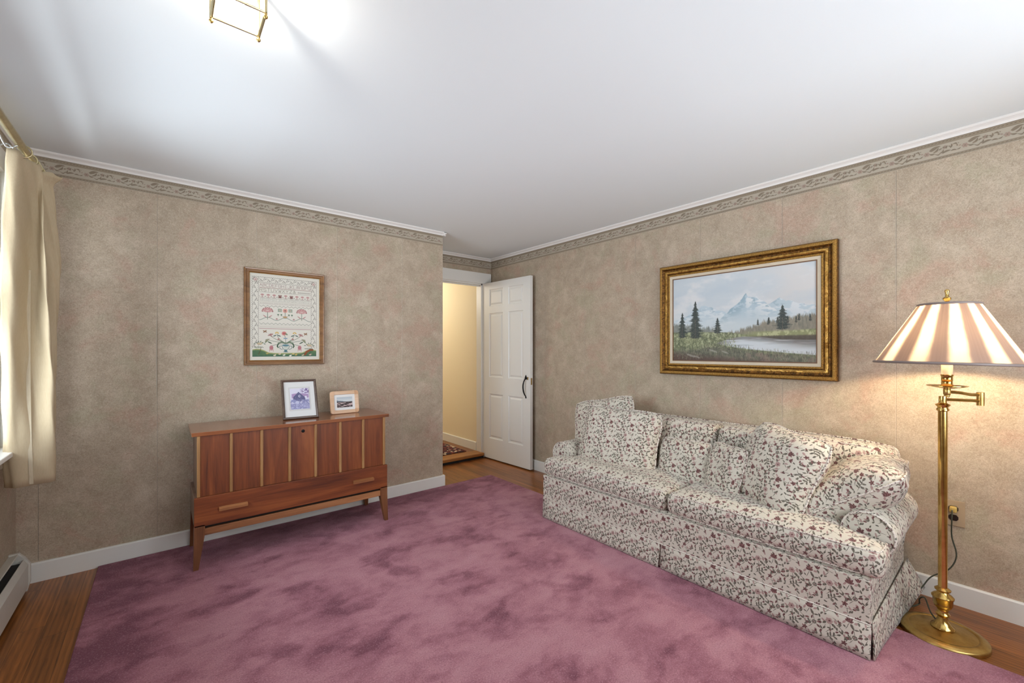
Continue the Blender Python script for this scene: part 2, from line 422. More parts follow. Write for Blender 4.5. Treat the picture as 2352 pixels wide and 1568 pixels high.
    k.bsdf(Base_Color=c, Roughness=0.85, Normal=k.bump(weave, 0.25, 0.001), Sheen_Weight=0.15, Specular_IOR_Level=0.2)
    return k.m
M['floral'] = floral()
def piping():
    k = NT('floral_piping'); o = k.obj()
    f = k.noise(o, 70, 2, 0.6)
    c = k.ramp(f, [(0.40, rgb(110, 84, 80)), (0.47, rgb(216, 208, 197)), (0.60, rgb(222, 214, 203)), (0.66, rgb(112, 110, 98))])
    k.bsdf(Base_Color=c, Roughness=0.85); return k.m
M['piping'] = piping()
def cloth(name, a, b, trans=0.25):
    k = NT(name); o = k.obj()
    f = k.noise(k.scaled(o, (260, 260, 40)), 1.0, 2)
    col = k.mix(f, rgb(*a), rgb(*b))
    d = k.n('ShaderNodeBsdfPrincipled', {'Base Color': col, 'Roughness': 0.9, 'Specular IOR Level': 0.15, 'Normal': k.bump(f, 0.15, 0.001)})
    t = k.n('ShaderNodeBsdfTranslucent', {'Color': col})
    mx = k.n('ShaderNodeMixShader', {0: trans, 1: d.outputs[0], 2: t.outputs[0]})
    k.t.links.new(mx.outputs[0], k.out.inputs[0]); return k.m
M['curtain'] = cloth('cream_curtain', (196, 180, 150), (182, 164, 134), 0.05)
def shademat():
    """pleated organza over a card: light single layers, darker where it doubles."""
    k = NT('pleated_shade'); o = k.obj()
    s = k.n('ShaderNodeSeparateXYZ', {'Vector': o})
    th = k.math('ARCTAN2', s.outputs[1], s.outputs[0])
    wob = k.noise(k.scaled(o, (30, 30, 4)), 1.0, 2)
    f = k.math('FRACT', k.math('ADD', k.math('MULTIPLY', th, 12 / (2 * PI)), k.math('MULTIPLY', wob, 0.10)))
    tri = k.math('ABSOLUTE', k.math('SUBTRACT', f, 0.5))
    dbl = k.step(tri, 0.13, 0.34)
    fine = k.noise(k.n('ShaderNodeCombineXYZ', {'X': k.math('MULTIPLY', th, 26.0), 'Y': k.math('MULTIPLY', s.outputs[2], 2.0)}).outputs[0], 1.0, 3, 0.6)
    colS = k.mix(fine, rgb(246, 226, 200), rgb(236, 210, 178))
    colD = k.mix(fine, rgb(180, 152, 130), rgb(140, 116, 100))
    col = k.mix(dbl, colS, colD)
    refl = k.mix(dbl, k.mix(fine, rgb(196, 176, 158), rgb(184, 162, 144)), k.mix(fine, rgb(150, 126, 112), rgb(126, 104, 94)))
    d = k.n('ShaderNodeBsdfPrincipled', {'Base Color': refl, 'Roughness': 0.7, 'Specular IOR Level': 0.3, 'Sheen Weight': 0.2})
    t = k.n('ShaderNodeBsdfTranslucent', {'Color': col})
    mx = k.n('ShaderNodeMixShader', {0: k.math('SUBTRACT', 0.30, k.math('MULTIPLY', dbl, 0.225)), 1: d.outputs[0], 2: t.outputs[0]})
    k.t.links.new(mx.outputs[0], k.out.inputs[0]); return k.m
M['shade'] = shademat()
M['shade_trim'] = plain('shade_trim', (128, 116, 112), 0.45)
def emis(name, c, s):
    k = NT(name); e = k.n('ShaderNodeEmission', {'Color': rgb(*c), 'Strength': s})
    a = k.n('ShaderNodeAddShader', {0: e.outputs[0], 1: k.n('ShaderNodeBsdfTransparent').outputs[0]}); k.t.links.new(a.outputs[0], k.out.inputs[0]); return k.m      # clear glass round a glowing filament
M['bulb'] = emis('lit_bulb', (255, 236, 205), 30.0)
M['bulb_warm'] = emis('lit_warm_bulb', (255, 206, 140), 30.0)
def glass(name, tint=(1, 1, 1, 1), gl=0.06):
    k = NT(name)
    a = k.n('ShaderNodeBsdfTransparent', {'Color': tint}); b = k.n('ShaderNodeBsdfGlossy', {'Roughness': 0.03})
    mx = k.n('ShaderNodeMixShader', {0: gl, 1: a.outputs[0], 2: b.outputs[0]})
    k.t.links.new(mx.outputs[0], k.out.inputs[0]); return k.m
M['glass'] = glass('clear_glass'); M['picglass'] = glass('picture_glass', gl=0.05)
M['candle'] = cloth('candle_sleeve', (250, 236, 214), (246, 230, 206), 0.5)
M['wal_v'] = wood('walnut_upright', (80, 36, 12), (120, 60, 24), (146, 82, 38), 'Z', 0.42, coat=0.06)
M['wal_h'] = wood('walnut_drawer', (82, 36, 12), (122, 60, 24), (148, 82, 38), 'X', 0.42, coat=0.06)
M['wal_top'] = wood('walnut_top', (104, 56, 28), (138, 80, 46), (160, 104, 66), 'X', 0.20, coat=0.55)
M['oak_v'] = wood('pale_slat', (126, 88, 50), (158, 116, 70), (182, 142, 94), 'Z', 0.45)
M['oak_h'] = wood('pale_rail', (112, 70, 40), (150, 98, 60), (178, 124, 80), 'X', 0.45)
M['leg'] = wood('brown_leg', (84, 48, 26), (114, 70, 40), (136, 90, 54), 'Z', 0.42)
M['side'] = wood('dull_side', (88, 66, 52), (112, 86, 70), (130, 104, 86), 'Z', 0.4, coat=0.2)
M['samframe'] = wood('sampler_frame_wood', (96, 62, 30), (128, 88, 48), (150, 108, 64), 'X', 0.35, coat=0.3)
M['darkframe'] = wood('dark_frame_wood', (58, 42, 34), (86, 66, 54), (112, 92, 78), 'X', 0.32, coat=0.3)
M['paleframe'] = wood('pale_frame_wood', (190, 148, 112), (208, 170, 134), (220, 186, 152), 'X', 0.35, coat=0.3)
M['paleinlay'] = wood('pale_corner_inlay', (182, 132, 92), (200, 154, 112), (212, 170, 130), 'Y', 0.35, coat=0.3)
def goldmat(name, dark, light, sc, rough=0.32):
    k = NT(name); o = k.obj()
    a = k.noise(k.scaled(o, (1, 1, 1)), sc, 4, 0.65, 1.0)
    c = k.ramp(a, [(0.38, rgb(*dark)), (0.60, rgb(*light))])
    k.bsdf(Base_Color=c, Metallic=0.75, Roughness=rough, Normal=k.bump(a, 0.55, 0.006)); return k.m
M['gold'] = goldmat('gilt_carved', (112, 78, 34), (206, 162, 84), 300)
M['gold_s'] = goldmat('gilt_smooth', (150, 108, 46), (214, 172, 92), 24, 0.26)
M['gold_d'] = goldmat('gilt_recess', (64, 42, 18), (128, 88, 38), 60, 0.4)
M['linen'] = plain('linen_liner', (206, 194, 172), 0.9, bump=0.3, bscale=500, vary=0.04)
M['brownlip'] = plain('brown_lip', (112, 76, 44), 0.5)
M['mat'] = plain('mount_board', (226, 226, 224), 0.8)
M['matline'] = plain('mount_line', (188, 184, 178), 0.8)
def vcol(name, rough=0.7, bump=0.0):
    k = NT(name); a = k.n('ShaderNodeAttribute', attribute_name='paint')
    d = dict(Base_Color=a.outputs['Color'], Roughness=rough, Specular_IOR_Level=0.25)
    if bump: d['Normal'] = k.bump(k.noise(k.obj(), 420, 2), bump, 0.001)
    k.bsdf(**d); return k.m
M['oil'] = vcol('oil_paint', 0.5, 0.25); M['print'] = vcol('printed_paper', 0.7); M['stitch'] = vcol('stitched_linen', 0.9, 0.2)

# ------------------------------------------------------------------ picture helpers (dense colour grids)
def picture(name, img, w, h, mat, parent, z=0.0):
    H, W = img.shape[:2]
    xs = np.linspace(-w / 2, w / 2, W); ys = np.linspace(h / 2, -h / 2, H)
    gx, gy = np.meshgrid(xs, ys)
    co = np.stack([gx, gy, np.full_like(gx, z)], -1).reshape(-1, 3)
    i = np.arange(H * W).reshape(H, W)
    q = np.stack([i[:-1, :-1], i[1:, :-1], i[1:, 1:], i[:-1, 1:]], -1).reshape(-1, 4)
    me = bpy.data.meshes.new(name)
    me.vertices.add(len(co)); me.vertices.foreach_set('co', co.astype(np.float32).ravel())
    me.loops.add(q.size); me.loops.foreach_set('vertex_index', q.ravel().astype(np.int32))
    me.polygons.add(len(q)); me.polygons.foreach_set('loop_start', np.arange(0, q.size, 4, dtype=np.int32))
    me.update(calc_edges=True); me.validate()
    a = me.color_attributes.new('paint', 'FLOAT_COLOR', 'POINT')
    c = np.clip(img / 255.0, 0, 1); c = np.where(c <= 0.04045, c / 12.92, ((c + 0.055) / 1.055) ** 2.4)
    a.data.foreach_set('color', np.concatenate([c, np.ones((H, W, 1))], -1).astype(np.float32).ravel())
    me.materials.append(mat)
    o = bpy.data.objects.new(name, me); COL.objects.link(o); o.parent = parent; return o
def fbm(H, W, sx, sy, oct=4, seed=0):
    r = np.random.default_rng(seed); out = np.zeros((H, W)); amp = 1; tot = 0
    for _ in range(oct):
        gh, gw = max(2, int(sy) + 2), max(2, int(sx) + 2)
        g = r.random((gh, gw))
        y = np.linspace(0, gh - 1.001, H); x = np.linspace(0, gw - 1.001, W)
        yi, xi = y.astype(int), x.astype(int); fy, fx = (y - yi)[:, None], (x - xi)[None]
        fy = fy * fy * (3 - 2 * fy); fx = fx * fx * (3 - 2 * fx)
        v = g[yi][:, xi] * (1 - fy) * (1 - fx) + g[yi + 1][:, xi] * fy * (1 - fx) + g[yi][:, xi + 1] * (1 - fy) * fx + g[yi + 1][:, xi + 1] * fy * fx
        out += v * amp; tot += amp; amp *= 0.55; sx *= 2; sy *= 2
    return out / tot
def blend(img, m, c):
    m = np.clip(m, 0, 1)[..., None]; c = np.asarray(c, float)
    img[:] = img * (1 - m) + c * m
def sstep(x, a, b):
    t = np.clip((x - a) / (b - a), 0, 1); return t * t * (3 - 2 * t)

def landscape(W=430, H=290):
    V, U = np.meshgrid(np.linspace(0, 1, H), np.linspace(0, 1, W), indexing='ij')
    A = W / H * 1.0
    img = np.zeros((H, W, 3))
    cl = fbm(H, W, 5, 6, 5, 3); cl2 = fbm(H, W, 3, 4, 4, 9)
    img[:] = np.array((196, 206, 212)); blend(img, sstep(U + cl2 * .5, .7, 1.2), (208, 208, 207))
    blend(img, sstep(cl, .48, .70) * .75, (221, 222, 222)); blend(img, sstep(cl2, .55, .75) * .5, (184, 198, 208))
    blend(img, sstep(V, .25, .55) * .5, (206, 213, 216))
    u1 = U[0]
    def ridge(pts, amp, seed):
        p = np.array(pts); r = np.interp(u1, p[:, 0], p[:, 1])
        return r + (fbm(2, W, 40, 2, 4, seed)[0] - .5) * amp
    def mount(pts, amp, seed, base, snow, dark):
        r = ridge(pts, amp, seed); d = V - r[None]; p_ = np.array(pts)
        m = sstep(d, -.004, .006)
        blend(img, m, base)
        sl = np.convolve(np.gradient(np.interp(u1, p_[:, 0], p_[:, 1])), np.ones(9) / 9, 'same')[None] * W * .6
        st = fbm(H, W, 30, 44, 4, seed + 1); st2 = fbm(H, W, 16, 34, 4, seed + 2)
        tex = st + (U * 1.3 + V) * 0
        blend(img, m * sstep(st2 + np.clip(sl, -1, 1) * .16, .5, .62) * sstep(d, .30, .0) * .9, snow)
        blend(img, m * sstep(st + np.clip(-sl, -1, 1) * .16, .55, .68) * sstep(d, .20, .0) * .75, dark)
    mount([(0, .52), (.1, .47), (.19, .40), (.265, .345), (.33, .39), (.42, .45), (.55, .5), (1, .6)], .035, 21, (186, 203, 212), (216, 223, 226), (158, 180, 193))
    mount([(.5, .6), (.66, .43), (.72, .385), (.787, .337), (.82, .37), (.86, .365), (.90, .405), (.913, .40), (.95, .425), (1, .44)], .03, 31, (184, 201, 209), (216, 221, 224), (156, 178, 190))
    mount([(.30, .60), (.40, .50), (.46, .42), (.51, .36), (.545, .30), (.568, .252), (.585, .29), (.61, .305), (.638, .292), (.67, .34), (.72, .40), (.80, .50), (1, .6)], .03, 41, (178, 197, 207), (222, 226, 227), (142, 168, 182))
    blend(img, sstep(V, .42, .62) * .75, (206, 214, 216))
    # distant woods
    def woods(pts, bot, seed, c1, c2, amp=.06, soft=.02):
        r = ridge(pts, amp, seed) + (RNG.random(W) - .5) * amp * .6
        m = sstep(V - r[None], -.004, soft) * sstep(V, bot + .03, bot - .01)
        t = fbm(H, W, 90, 20, 4, seed + 5)
        blend(img, m * .9, np.array(c1)[None, None] * t[..., None] + np.array(c2)[None, None] * (1 - t[..., None]))
    woods([(0, .55), (.12, .58), (.24, .60), (.34, .62), (.38, .68), (1, .72)], .70, 51, (150, 150, 138), (104, 112, 108))
    woods([(0, .72), (.44, .70), (.5, .645), (.6, .61), (.68, .575), (.78, .55), (.88, .535), (1, .51)], .70, 61, (158, 148, 128), (104, 104, 92))
    # meadow
    g = fbm(H, W, 14, 22, 5, 71); g2 = fbm(H, W, 60, 30, 4, 72)
    shore_top = np.interp(u1, [0, .25, .45, .56, .7, 1], [.655, .66, .675, .70, .705, .66])
    m = sstep(V - shore_top[None], -.006, .012)
    gc = np.array((156, 162, 124)) * g[..., None] + np.array((92, 100, 78)) * (1 - g[..., None])
    blend(img, m, gc); blend(img, m * sstep(g2, .52, .68) * .55, (196, 200, 166)); blend(img, m * sstep(g2, .48, .34) * .5, (86, 92, 74))
    # right bank
    rb = sstep(U, .50, .66) * sstep(V, .66, .69) * sstep(V, .755, .73)
    blend(img, rb * .8, (152, 156, 112)); blend(img, rb * sstep(g2, .5, .62) * .8, (188, 190, 148))
    bk = sstep(U, .52, .70) * sstep(V, .715 , .735) * sstep(V, .80, .77)
    blend(img, bk * .85, (84, 76, 70))
    # lake
    lt = np.interp(u1, [.35, .45, .55, .66, .8, 1], [.80, .745, .725, .735, .765, .775])
    lb = np.interp(u1, [.35, .42, .5, .6, .7, .85, 1], [.80, .825, .85, .872, .888, .91, .93])
    lm = sstep(V - lt[None], -.004, .012) * sstep(lb[None] - V, -.004, .01)
    st = fbm(H, W, 5, 60, 4, 81)
    lc = np.array((206, 213, 217))[None, None] * np.ones((H, W, 1))
    blend(img, lm, (204, 211, 215))
    blend(img, lm * sstep(V - lt[None], .07, .0) * sstep(st, .36, .6) * .9, (112, 106, 102))
    blend(img, lm * sstep(U, .72, 1.0) * sstep(V, .88, .80) * .6, (104, 98, 94)); blend(img, lm * sstep(st, .58, .72) * .4, (150, 160, 164))
    blend(img, lm * sstep(U, .46, .37) * .7, (112, 112, 108))
    # foreground
    fg = np.interp(u1, [0, .2, .3, .4, .5, .6, .7, .85, 1], [.88, .86, .82, .825, .86, .875, .90, .915, .935]) + (RNG.random(W) - .5) * .03
    fm = sstep(V - fg[None], -.01, .03); t = fbm(H, W, 44, 26, 5, 91)
    blend(img, fm * .92, np.array((146, 142, 122)) * t[..., None] + np.array((66, 70, 62)) * (1 - t[..., None]))
    blend(img, fm * sstep(fbm(H, W, 9, 6, 3, 92), .55, .7) * .5, (150, 122, 114)); blend(img, sstep(V + (1 - U) * .12, .98, 1.09) * .8, (88, 66, 60))
    r = np.random.default_rng(5)
    for _ in range(1500):                           # upright grass strokes
        x = int(r.integers(0, W)); u = x / W
        y = int((np.interp(u, u1, fg) - .02 + r.random() * .16) * H); h = int(r.integers(3, 9))
        if y < H and y - h > 0:
            c = [(146, 150, 118), (62, 64, 54), (128, 114, 106), (84, 90, 72)][int(r.integers(0, 4))]
            img[max(0, y - h):y, x] = img[max(0, y - h):y, x] * .45 + np.array(c) * .55
    for _ in range(900):
        x = int(r.integers(0, int(W * .5))); y = int((.69 + r.random() * .16) * H); h = int(r.integers(2, 6))
        c = [(186, 190, 152), (84, 90, 70), (132, 138, 104)][int(r.integers(0, 3))]
        img[y - h:y, x:x + 2] = img[y - h:y, x:x + 2] * .5 + np.array(c) * .5
    for ux, vy, s in ((.42, .90, .03), (.33, .885, .035), (.15, .94, .04), (.2, .955, .03)):      # pale rocks
        blend(img, sstep(((U - ux) / s) ** 2 + ((V - vy - (U - ux) * .5) / (s * .35)) ** 2, 1.1, .5) * .45, (180, 180, 172))
    def fir(ux, vt, vb, hw, seed):
        q = np.random.default_rng(seed); y0, y1 = int(vt * H), int(vb * H)
        for y in range(y0, y1):
            f = (y - y0) / (y1 - y0); saw = .45 + .55 * ((f * 7 + .2) % 1.0)
            w = hw * W * (f ** .85) * saw * (1.0 if f < .88 else .75) + .6
            for side in (-1, 1):
                ww = int(w * (.75 + .5 * q.random()))
                xs = int(ux * W)
                for x in (range(xs, xs + ww + 1) if side > 0 else range(xs - ww, xs + 1)):
                    if 0 <= x < W:
                        c = np.array((58, 66, 64)) if q.random() < .84 else np.array((92, 98, 90))
                        if f > .5 and q.random() < .05: c = np.array((130, 134, 116))
                        e = abs(x - xs) / (ww + 1); a = .95 if e < .75 else .55
                        img[y, x] = img[y, x] * (1 - a) + c * a
        xs = int(ux * W); img[y0 + (y1 - y0) // 2:y1 + 2, xs:xs + 1] = (104, 96, 86)
    fir(.081, .42, .725, .056, 1); fir(.190, .29, .735, .080, 2); fir(.364, .505, .685, .044, 3); fir(.803, .41, .665, .066, 4)
    for x in range(W):                               # small far firs on the right
        if r.random() < .07 and x / W > .60:
            vt = .515 + (1 - x / W) * .12 - r.random() * .02; fir(x / W, vt, vt + .07, .010, 200 + x)
    return img

class Canvas:
    """tiny antialiased stroke painter on a numpy image; x right, y down, in unit coordinates."""
    def __init__(s, W, H, bg):
        s.W, s.H = W, H; s.img = np.ones((H, W, 3)) * np.array(bg, float)
    def _blend(s, x0, x1, y0, y1, fn, c, a):
        x0, x1 = max(0, int(x0)), min(s.W, int(x1) + 1); y0, y1 = max(0, int(y0)), min(s.H, int(y1) + 1)
        if x1 <= x0 or y1 <= y0: return
        Y, X = np.meshgrid(np.arange(y0, y1) + .5, np.arange(x0, x1) + .5, indexing='ij')
        m = np.clip(fn(X, Y), 0, 1)[..., None] * a
        s.img[y0:y1, x0:x1] = s.img[y0:y1, x0:x1] * (1 - m) + np.array(c, float) * m
    def line(s, p, q, w, c, a=1.0):
        px, py, qx, qy = p[0] * s.W, p[1] * s.H, q[0] * s.W, q[1] * s.H; r = w / 2
        dx, dy = qx - px, qy - py; L = dx * dx + dy * dy + 1e-9
        def f(X, Y):
            t = np.clip(((X - px) * dx + (Y - py) * dy) / L, 0, 1)
            return r + .5 - np.hypot(X - px - t * dx, Y - py - t * dy)
        s._blend(min(px, qx) - r - 1, max(px, qx) + r + 1, min(py, qy) - r - 1, max(py, qy) + r + 1, f, c, a)
    def poly(s, pts, w, c, a=1.0):
        for p, q in zip(pts, pts[1:]): s.line(p, q, w, c, a)
    def ell(s, x, y, rx, ry, c, a=1.0, ang=0.0):
        cx, cy, ax, ay = x * s.W, y * s.H, rx * s.W, ry * s.W; R = max(ax, ay); ca, sa = math.cos(ang), math.sin(ang)
        def f(X, Y):
            u = ((X - cx) * ca + (Y - cy) * sa) / ax; v = (-(X - cx) * sa + (Y - cy) * ca) / ay
            return (1 - np.hypot(u, v)) * min(ax, ay) + .5
        s._blend(cx - R - 1, cx + R + 1, cy - R - 1, cy + R + 1, f, c, a)
GLYPH = {'A': '06 20 46|13 33', 'B': '00 06|00 30 41 32 03|32 44 35 06', 'C': '41 30 10 01 05 16 36 45', 'D': '00 06 26 44 42 20 00', 'E': '40 00 06 46|03 33',
         'F': '40 00 06|03 33', 'G': '41 30 10 01 05 16 36 45 43 23', 'H': '00 06|40 46|03 43', 'I': '20 26|10 30|16 36', 'J': '40 45 36 16 05', 'K': '00 06|40 03 46', 'L': '00 06 46',
         'M': '06 02 10 22 26|22 30 42 46', 'N': '06 02 10 30 42 46', 'O': '10 30 41 45 36 16 05 01 10', 'P': '06 00 30 41 42 33 03', 'Q': '10 30 41 45 36 16 05 01 10|34 46',
         'R': '06 00 30 41 42 33 03|23 46', 'S': '41 30 10 01 02 13 33 44 45 36 16 05', 'T': '00 40|20 26', 'U': '00 05 16 36 45 40', 'V': '00 26 40', 'W': '00 16 22 36 40',
         'X': '00 46|40 06', 'Y': '00 23 40|23 26', 'Z': '00 40 06 46', '&': '46 11 20 31 05 16 26 43'}
def write(cv, text, x, y, cw, ch, step, w, c, a=1.0, slope=0.0):
    for i, g in enumerate(text):
        for st in GLYPH.get(g, '').split('|'):
            pts = [(x + i * step + int(p[0]) / 4 * cw, y + slope * i + int(p[1]) / 6 * ch) for p in st.split()]
            if len(pts) > 1: cv.poly(pts, w, c, a)

def sampler_img(W=340, H=459):
    cv = Canvas(W, H, (226, 221, 205)); L, G, B, P, R = cv.line, (96, 116, 92), (112, 104, 92), (196, 132, 128), (136, 84, 78)
    ht = W / H                                    # ellipse radii are in units of W
    x0, x1, y0, y1, bw = .042, .945, .046, .955, .088
    # zigzag leafy border on top and both sides, stitched in grey-brown
    def vborder(xa, xb, ya, yb):
        n = 66
        for xx in (xa, xb):
            cv.poly([(xx + (.006 if i % 2 else -.004), ya + (yb - ya) * i / n) for i in range(n + 1)], 1.2, B, .85)
        m = 17
        cv.poly([(xa + (xb - xa) * (.72 if i % 2 else .28), ya + (yb - ya) * i / m) for i in range(m + 1)], 1.2, B, .8)
        for i in range(m):
            yy = ya + (yb - ya) * (i + .5) / m; xx = xa + (xb - xa) * (.72 if i % 2 else .28)
            for dx, dy in ((0, -.011), (-.014, .004), (.014, .004)): cv.ell(xx + dx * .8, yy + dy, .007, .006, B, .75)
    vborder(x0, x0 + bw - .008, y0, .86); vborder(x1 - bw + .008, x1, y0, .86)
    for yy in (y0, y0 + .060):
        cv.poly([(x0 + (x1 - x0) * i / 64, yy + (.004 if i % 2 else -.003)) for i in range(65)], 1.2, B, .85)
    cv.poly([(x0 + bw + (x1 - x0 - 2 * bw) * i / 14, y0 + (.045 if i % 2 else .016)) for i in range(15)], 1.2, B, .8)
    for i in range(14):
        xx = x0 + bw + (x1 - x0 - 2 * bw) * (i + .5) / 14; yy = y0 + (.020 if i % 2 else .040)
        for dx, dy in ((0, -.010), (-.012, .004), (.012, .004)): cv.ell(xx + dx, yy + dy, .007, .006, B, .75)
    for xx in (x0 + .042, x1 - .042):
        cv.ell(xx, y0 + .030, .030, .030, R, .5); cv.ell(xx, y0 + .030, .020, .020, (226, 221, 205)); cv.ell(xx, y0 + .032, .012, .010, P)
    ix0, ix1 = .135, .855
    write(cv, 'ABCDEFGHIJKLMNOPQ', ix0 + .005, .118, .032, .034, .0425, 1.5, (156, 124, 116), .9)
    L((ix0, .163), (ix1, .163), 1.3, P); L((ix0, .1665), (ix1, .1665), .8, G)
    write(cv, 'RSTUVWXYZ&', ix0 + .005, .174, .036, .034, .051, 1.5, (132, 122, 100), .9)
    for i in range(6): cv.ell(.68 + i * .031, .196, .013, .010, B, .8); cv.ell(.68 + i * .031, .196, .008, .006, (226, 221, 205))
    cv.poly([(ix0 + (ix1 - ix0) * i / 40, .214 + (.003 if i % 2 else 0)) for i in range(41)], 1.0, B, .8)
    n = 9                                            # row of pots and crowns in scallops
    for i in range(n):
        xx = ix0 + .04 + i * .080; t = [(xx + .04 * math.cos(PI * k / 10), .258 + .022 * math.sin(PI * k / 10)) for k in range(11)]
        cv.poly(t, 1.2, B, .8)
        if i in (3, 5):
            cv.ell(xx, .262, .024, .014, R); [cv.ell(xx + d, .245, .007, .010, R) for d in (-.017, 0, .017)]
        else:
            cv.ell(xx, .244, .022, .012, P, .85); [cv.ell(xx + d, .250, .008, .008, (214, 160, 152)) for d in (-.014, .014)]
            L((xx, .25), (xx, .27), 1.6, R if i % 2 == 0 else P); cv.ell(xx, .270, .012, .006, P, .9)
    cv.poly([(ix0 + (ix1 - ix0) * i / 40, .286 + (.003 if i % 2 else 0)) for i in range(41)], 1.0, B, .7)
    write(cv, 'ABCDEFGHIJKLMNOPQRSTUVWXYZ', ix0 + .006, .296, .018, .017, .0272, .9, (160, 164, 150), .75)
    for yy in (.319, .333): L((ix0, yy), (ix1, yy), .9, (150, 140, 120), .7)
    r = np.random.default_rng(3)
    for i in range(60):
        if r.random() < .75: L((ix0 + .01 + i * .0118, .340), (ix0 + .01 + i * .0118 + .006, .344), 1.1, (150, 120, 110), .7)
    L((ix0, .351), (ix1, .351), 1.0, (150, 130, 120), .7)
    for yy in (.366, .566):
        cv.poly([(ix0 + (ix1 - ix0) * i / 26, yy + (.016 if i % 2 else 0)) for i in range(27)], 1.4, (110, 116, 100), .9)
    for xx in (.245, .725):                         # two pink flower heads
        for k in range(11):
            for rr in (.034, .058):
                a = PI * (1 + k / 10); cv.ell(xx + rr * 1.15 * math.cos(a), .432 + rr * .62 * math.sin(a) * 1.0, .013, .012, P if (k + (rr > .05)) % 2 else (222, 168, 160), .95)
        for k in range(9): a = PI * (1 + k / 8); cv.ell(xx + .070 * math.cos(a), .434 + .045 * math.sin(a), .006, .005, R)
        cv.ell(xx, .436, .045, .014, (214, 150, 146), .9); L((xx, .445), (xx, .525), 2.2, (92, 122, 92))
        for sgn in (-1, 1):
            for k in range(3): cv.ell(xx + sgn * (.026 + k * .009), .498 - k * .006, .022, .006, P, .8, -sgn * .6)
    for k in range(8): a = 2 * PI * k / 8; cv.ell(.487 + .022 * math.cos(a), .418 + .017 * math.sin(a), .013, .011, (232, 158, 140))
    cv.ell(.487, .418, .012, .010, R); L((.487, .435), (.487, .485), 2, (92, 122, 92))
    cv.poly([(.455, .486), (.470, .506), (.504, .506), (.520, .486), (.455, .486)], 1.5, (150, 104, 60)); cv.ell(.487, .494, .024, .009, (226, 170, 96))
    for sgn in (-1, 1):
        bx = .487 + sgn * .075
        for dx in (-.02, 0, .02): L((bx + dx, .40), (bx + dx, .432), 2.2, (96, 132, 98))
        for dy in (.402, .416, .430): L((bx - .024, dy), (bx + .024, dy), 2.0, (96, 132, 98))
        cv.ell(bx, .416, .008, .007, (206, 150, 130))
        for dx in (-.022, .022): cv.ell(bx + dx, .467, .013, .010, (96, 132, 98)); L((bx + dx, .47), (bx + dx, .486), 1.4, B)
    cv.poly([(ix0 + (ix1 - ix0) * i / 60, .518 + .017 * math.cos(2 * PI * i / 60 * 3 + .2)) for i in range(61)], 2.4, (120, 140, 124))
    for xx in (.37, .61): cv.ell(xx, .520, .016, .008, P, .9); cv.ell(xx, .513, .008, .006, R, .7)
    for yy in (.590, .608, .618): L((ix0, yy), (ix1, yy), .9, (170, 160, 142), .8)
    L((ix0, .632), (ix1, .632), 2.2, (176, 112, 120))
    # bouquet in a two-handled vase
    GR, DG = (112, 138, 96), (72, 100, 74)
    vx = .495
    def stem(x, y, bend, c=DG):
        cv.poly([(vx + (x - vx) * t + bend * math.sin(PI * t), .800 + (y - .800) * t) for t in [i / 12 for i in range(13)]], 1.6, c)
    for x, y, b in ((.47, .69, .01), (.373, .69, -.03), (.62, .69, .03), (.285, .715, -.02), (.71, .715, .02), (.25, .765, 0), (.745, .765, 0), (.300, .83, -.03), (.692, .83, .03), (.39, .75, -.01), (.60, .75, .01)): stem(x, y, b)
    for k in range(9): a = 2 * PI * k / 9; cv.ell(.472 + .020 * math.cos(a), .684 + .015 * math.sin(a), .015, .011, (222, 130, 122))
    cv.ell(.472, .684, .016, .014, (200, 92, 92)); cv.ell(.505, .692, .022, .010, GR, .9, .6)
    for xx in (.373, .622):
        for k in range(7): a = PI * (1 + k / 6); cv.ell(xx + .018 * math.cos(a), .684 + .012 * math.sin(a), .009, .008, (226, 184, 92))
        for d in (-.03, .03): cv.ell(xx + d, .712, .024, .008, (86, 112, 104), 1, d * 14)
    for xx, sg in ((.283, -1), (.715, 1)):
        for k, (dx, dy) in enumerate(((-.034, -.014), (-.02, -.02), (.0, -.018), (.022, -.012), (.030, .004), (-.024, .014))):
            cv.line((xx, .708), (xx + dx * sg, .708 + dy), 3.4, (190, 128, 120) if k % 2 else (160, 96, 92))
    for xx, sg in ((.245, -1), (.75, 1)):
        for k in range(5): cv.ell(xx + sg * (.004 * k), .765 - .008 + k * .006, .030, .007, (206, 170, 150) if k % 2 else GR, 1, sg * (.2 + k * .15))
        cv.ell(xx + sg * -.03, .792, .032, .008, DG, 1, -sg * .5)
    for xx in (.297, .695):
        cv.ell(xx, .850, .026, .034, (206, 130, 134)); [L((xx + d, .842), (xx + d * 1.4, .885), 2.4, (182, 104, 112)) for d in (-.016, 0, .016)]
        for d in (-.026, .026): L((xx + d * .6, .872), (xx + d, .894), 2.6, (214, 150, 146))
    for d in (-.018, 0, .018): cv.ell(.492 + d, .742, .010, .008, (110, 150, 186))
    for d in (-.10, .10): cv.ell(vx + d, .752, .017, .013, (206, 150, 138)); cv.ell(vx + d, .752, .008, .006, R)
    for sg in (-1, 1):                              # big acanthus leaves
        cv.poly([(vx, .80), (vx + sg * .05, .785), (vx + sg * .10, .800), (vx + sg * .118, .832), (vx + sg * .105, .848)], 6.0, DG)
        cv.poly([(vx, .80), (vx + sg * .05, .783), (vx + sg * .10, .797)], 2.5, (130, 156, 116))
        cv.poly([(vx + sg * .05, .828), (vx + sg * .088, .832), (vx + sg * .080, .862), (vx + sg * .045, .872)], 2.4, (84, 122, 124))
    cv.ell(vx, .845, .052, .030, (226, 221, 205)); cv.ell(vx, .824, .048, .018, (96, 142, 152)); cv.ell(vx, .852, .046, .014, (200, 208, 190))
    cv.poly([(vx - .052, .83), (vx - .045, .855), (vx - .02, .874), (vx + .02, .874), (vx + .045, .855), (vx + .052, .83)], 2.2, (84, 122, 124))
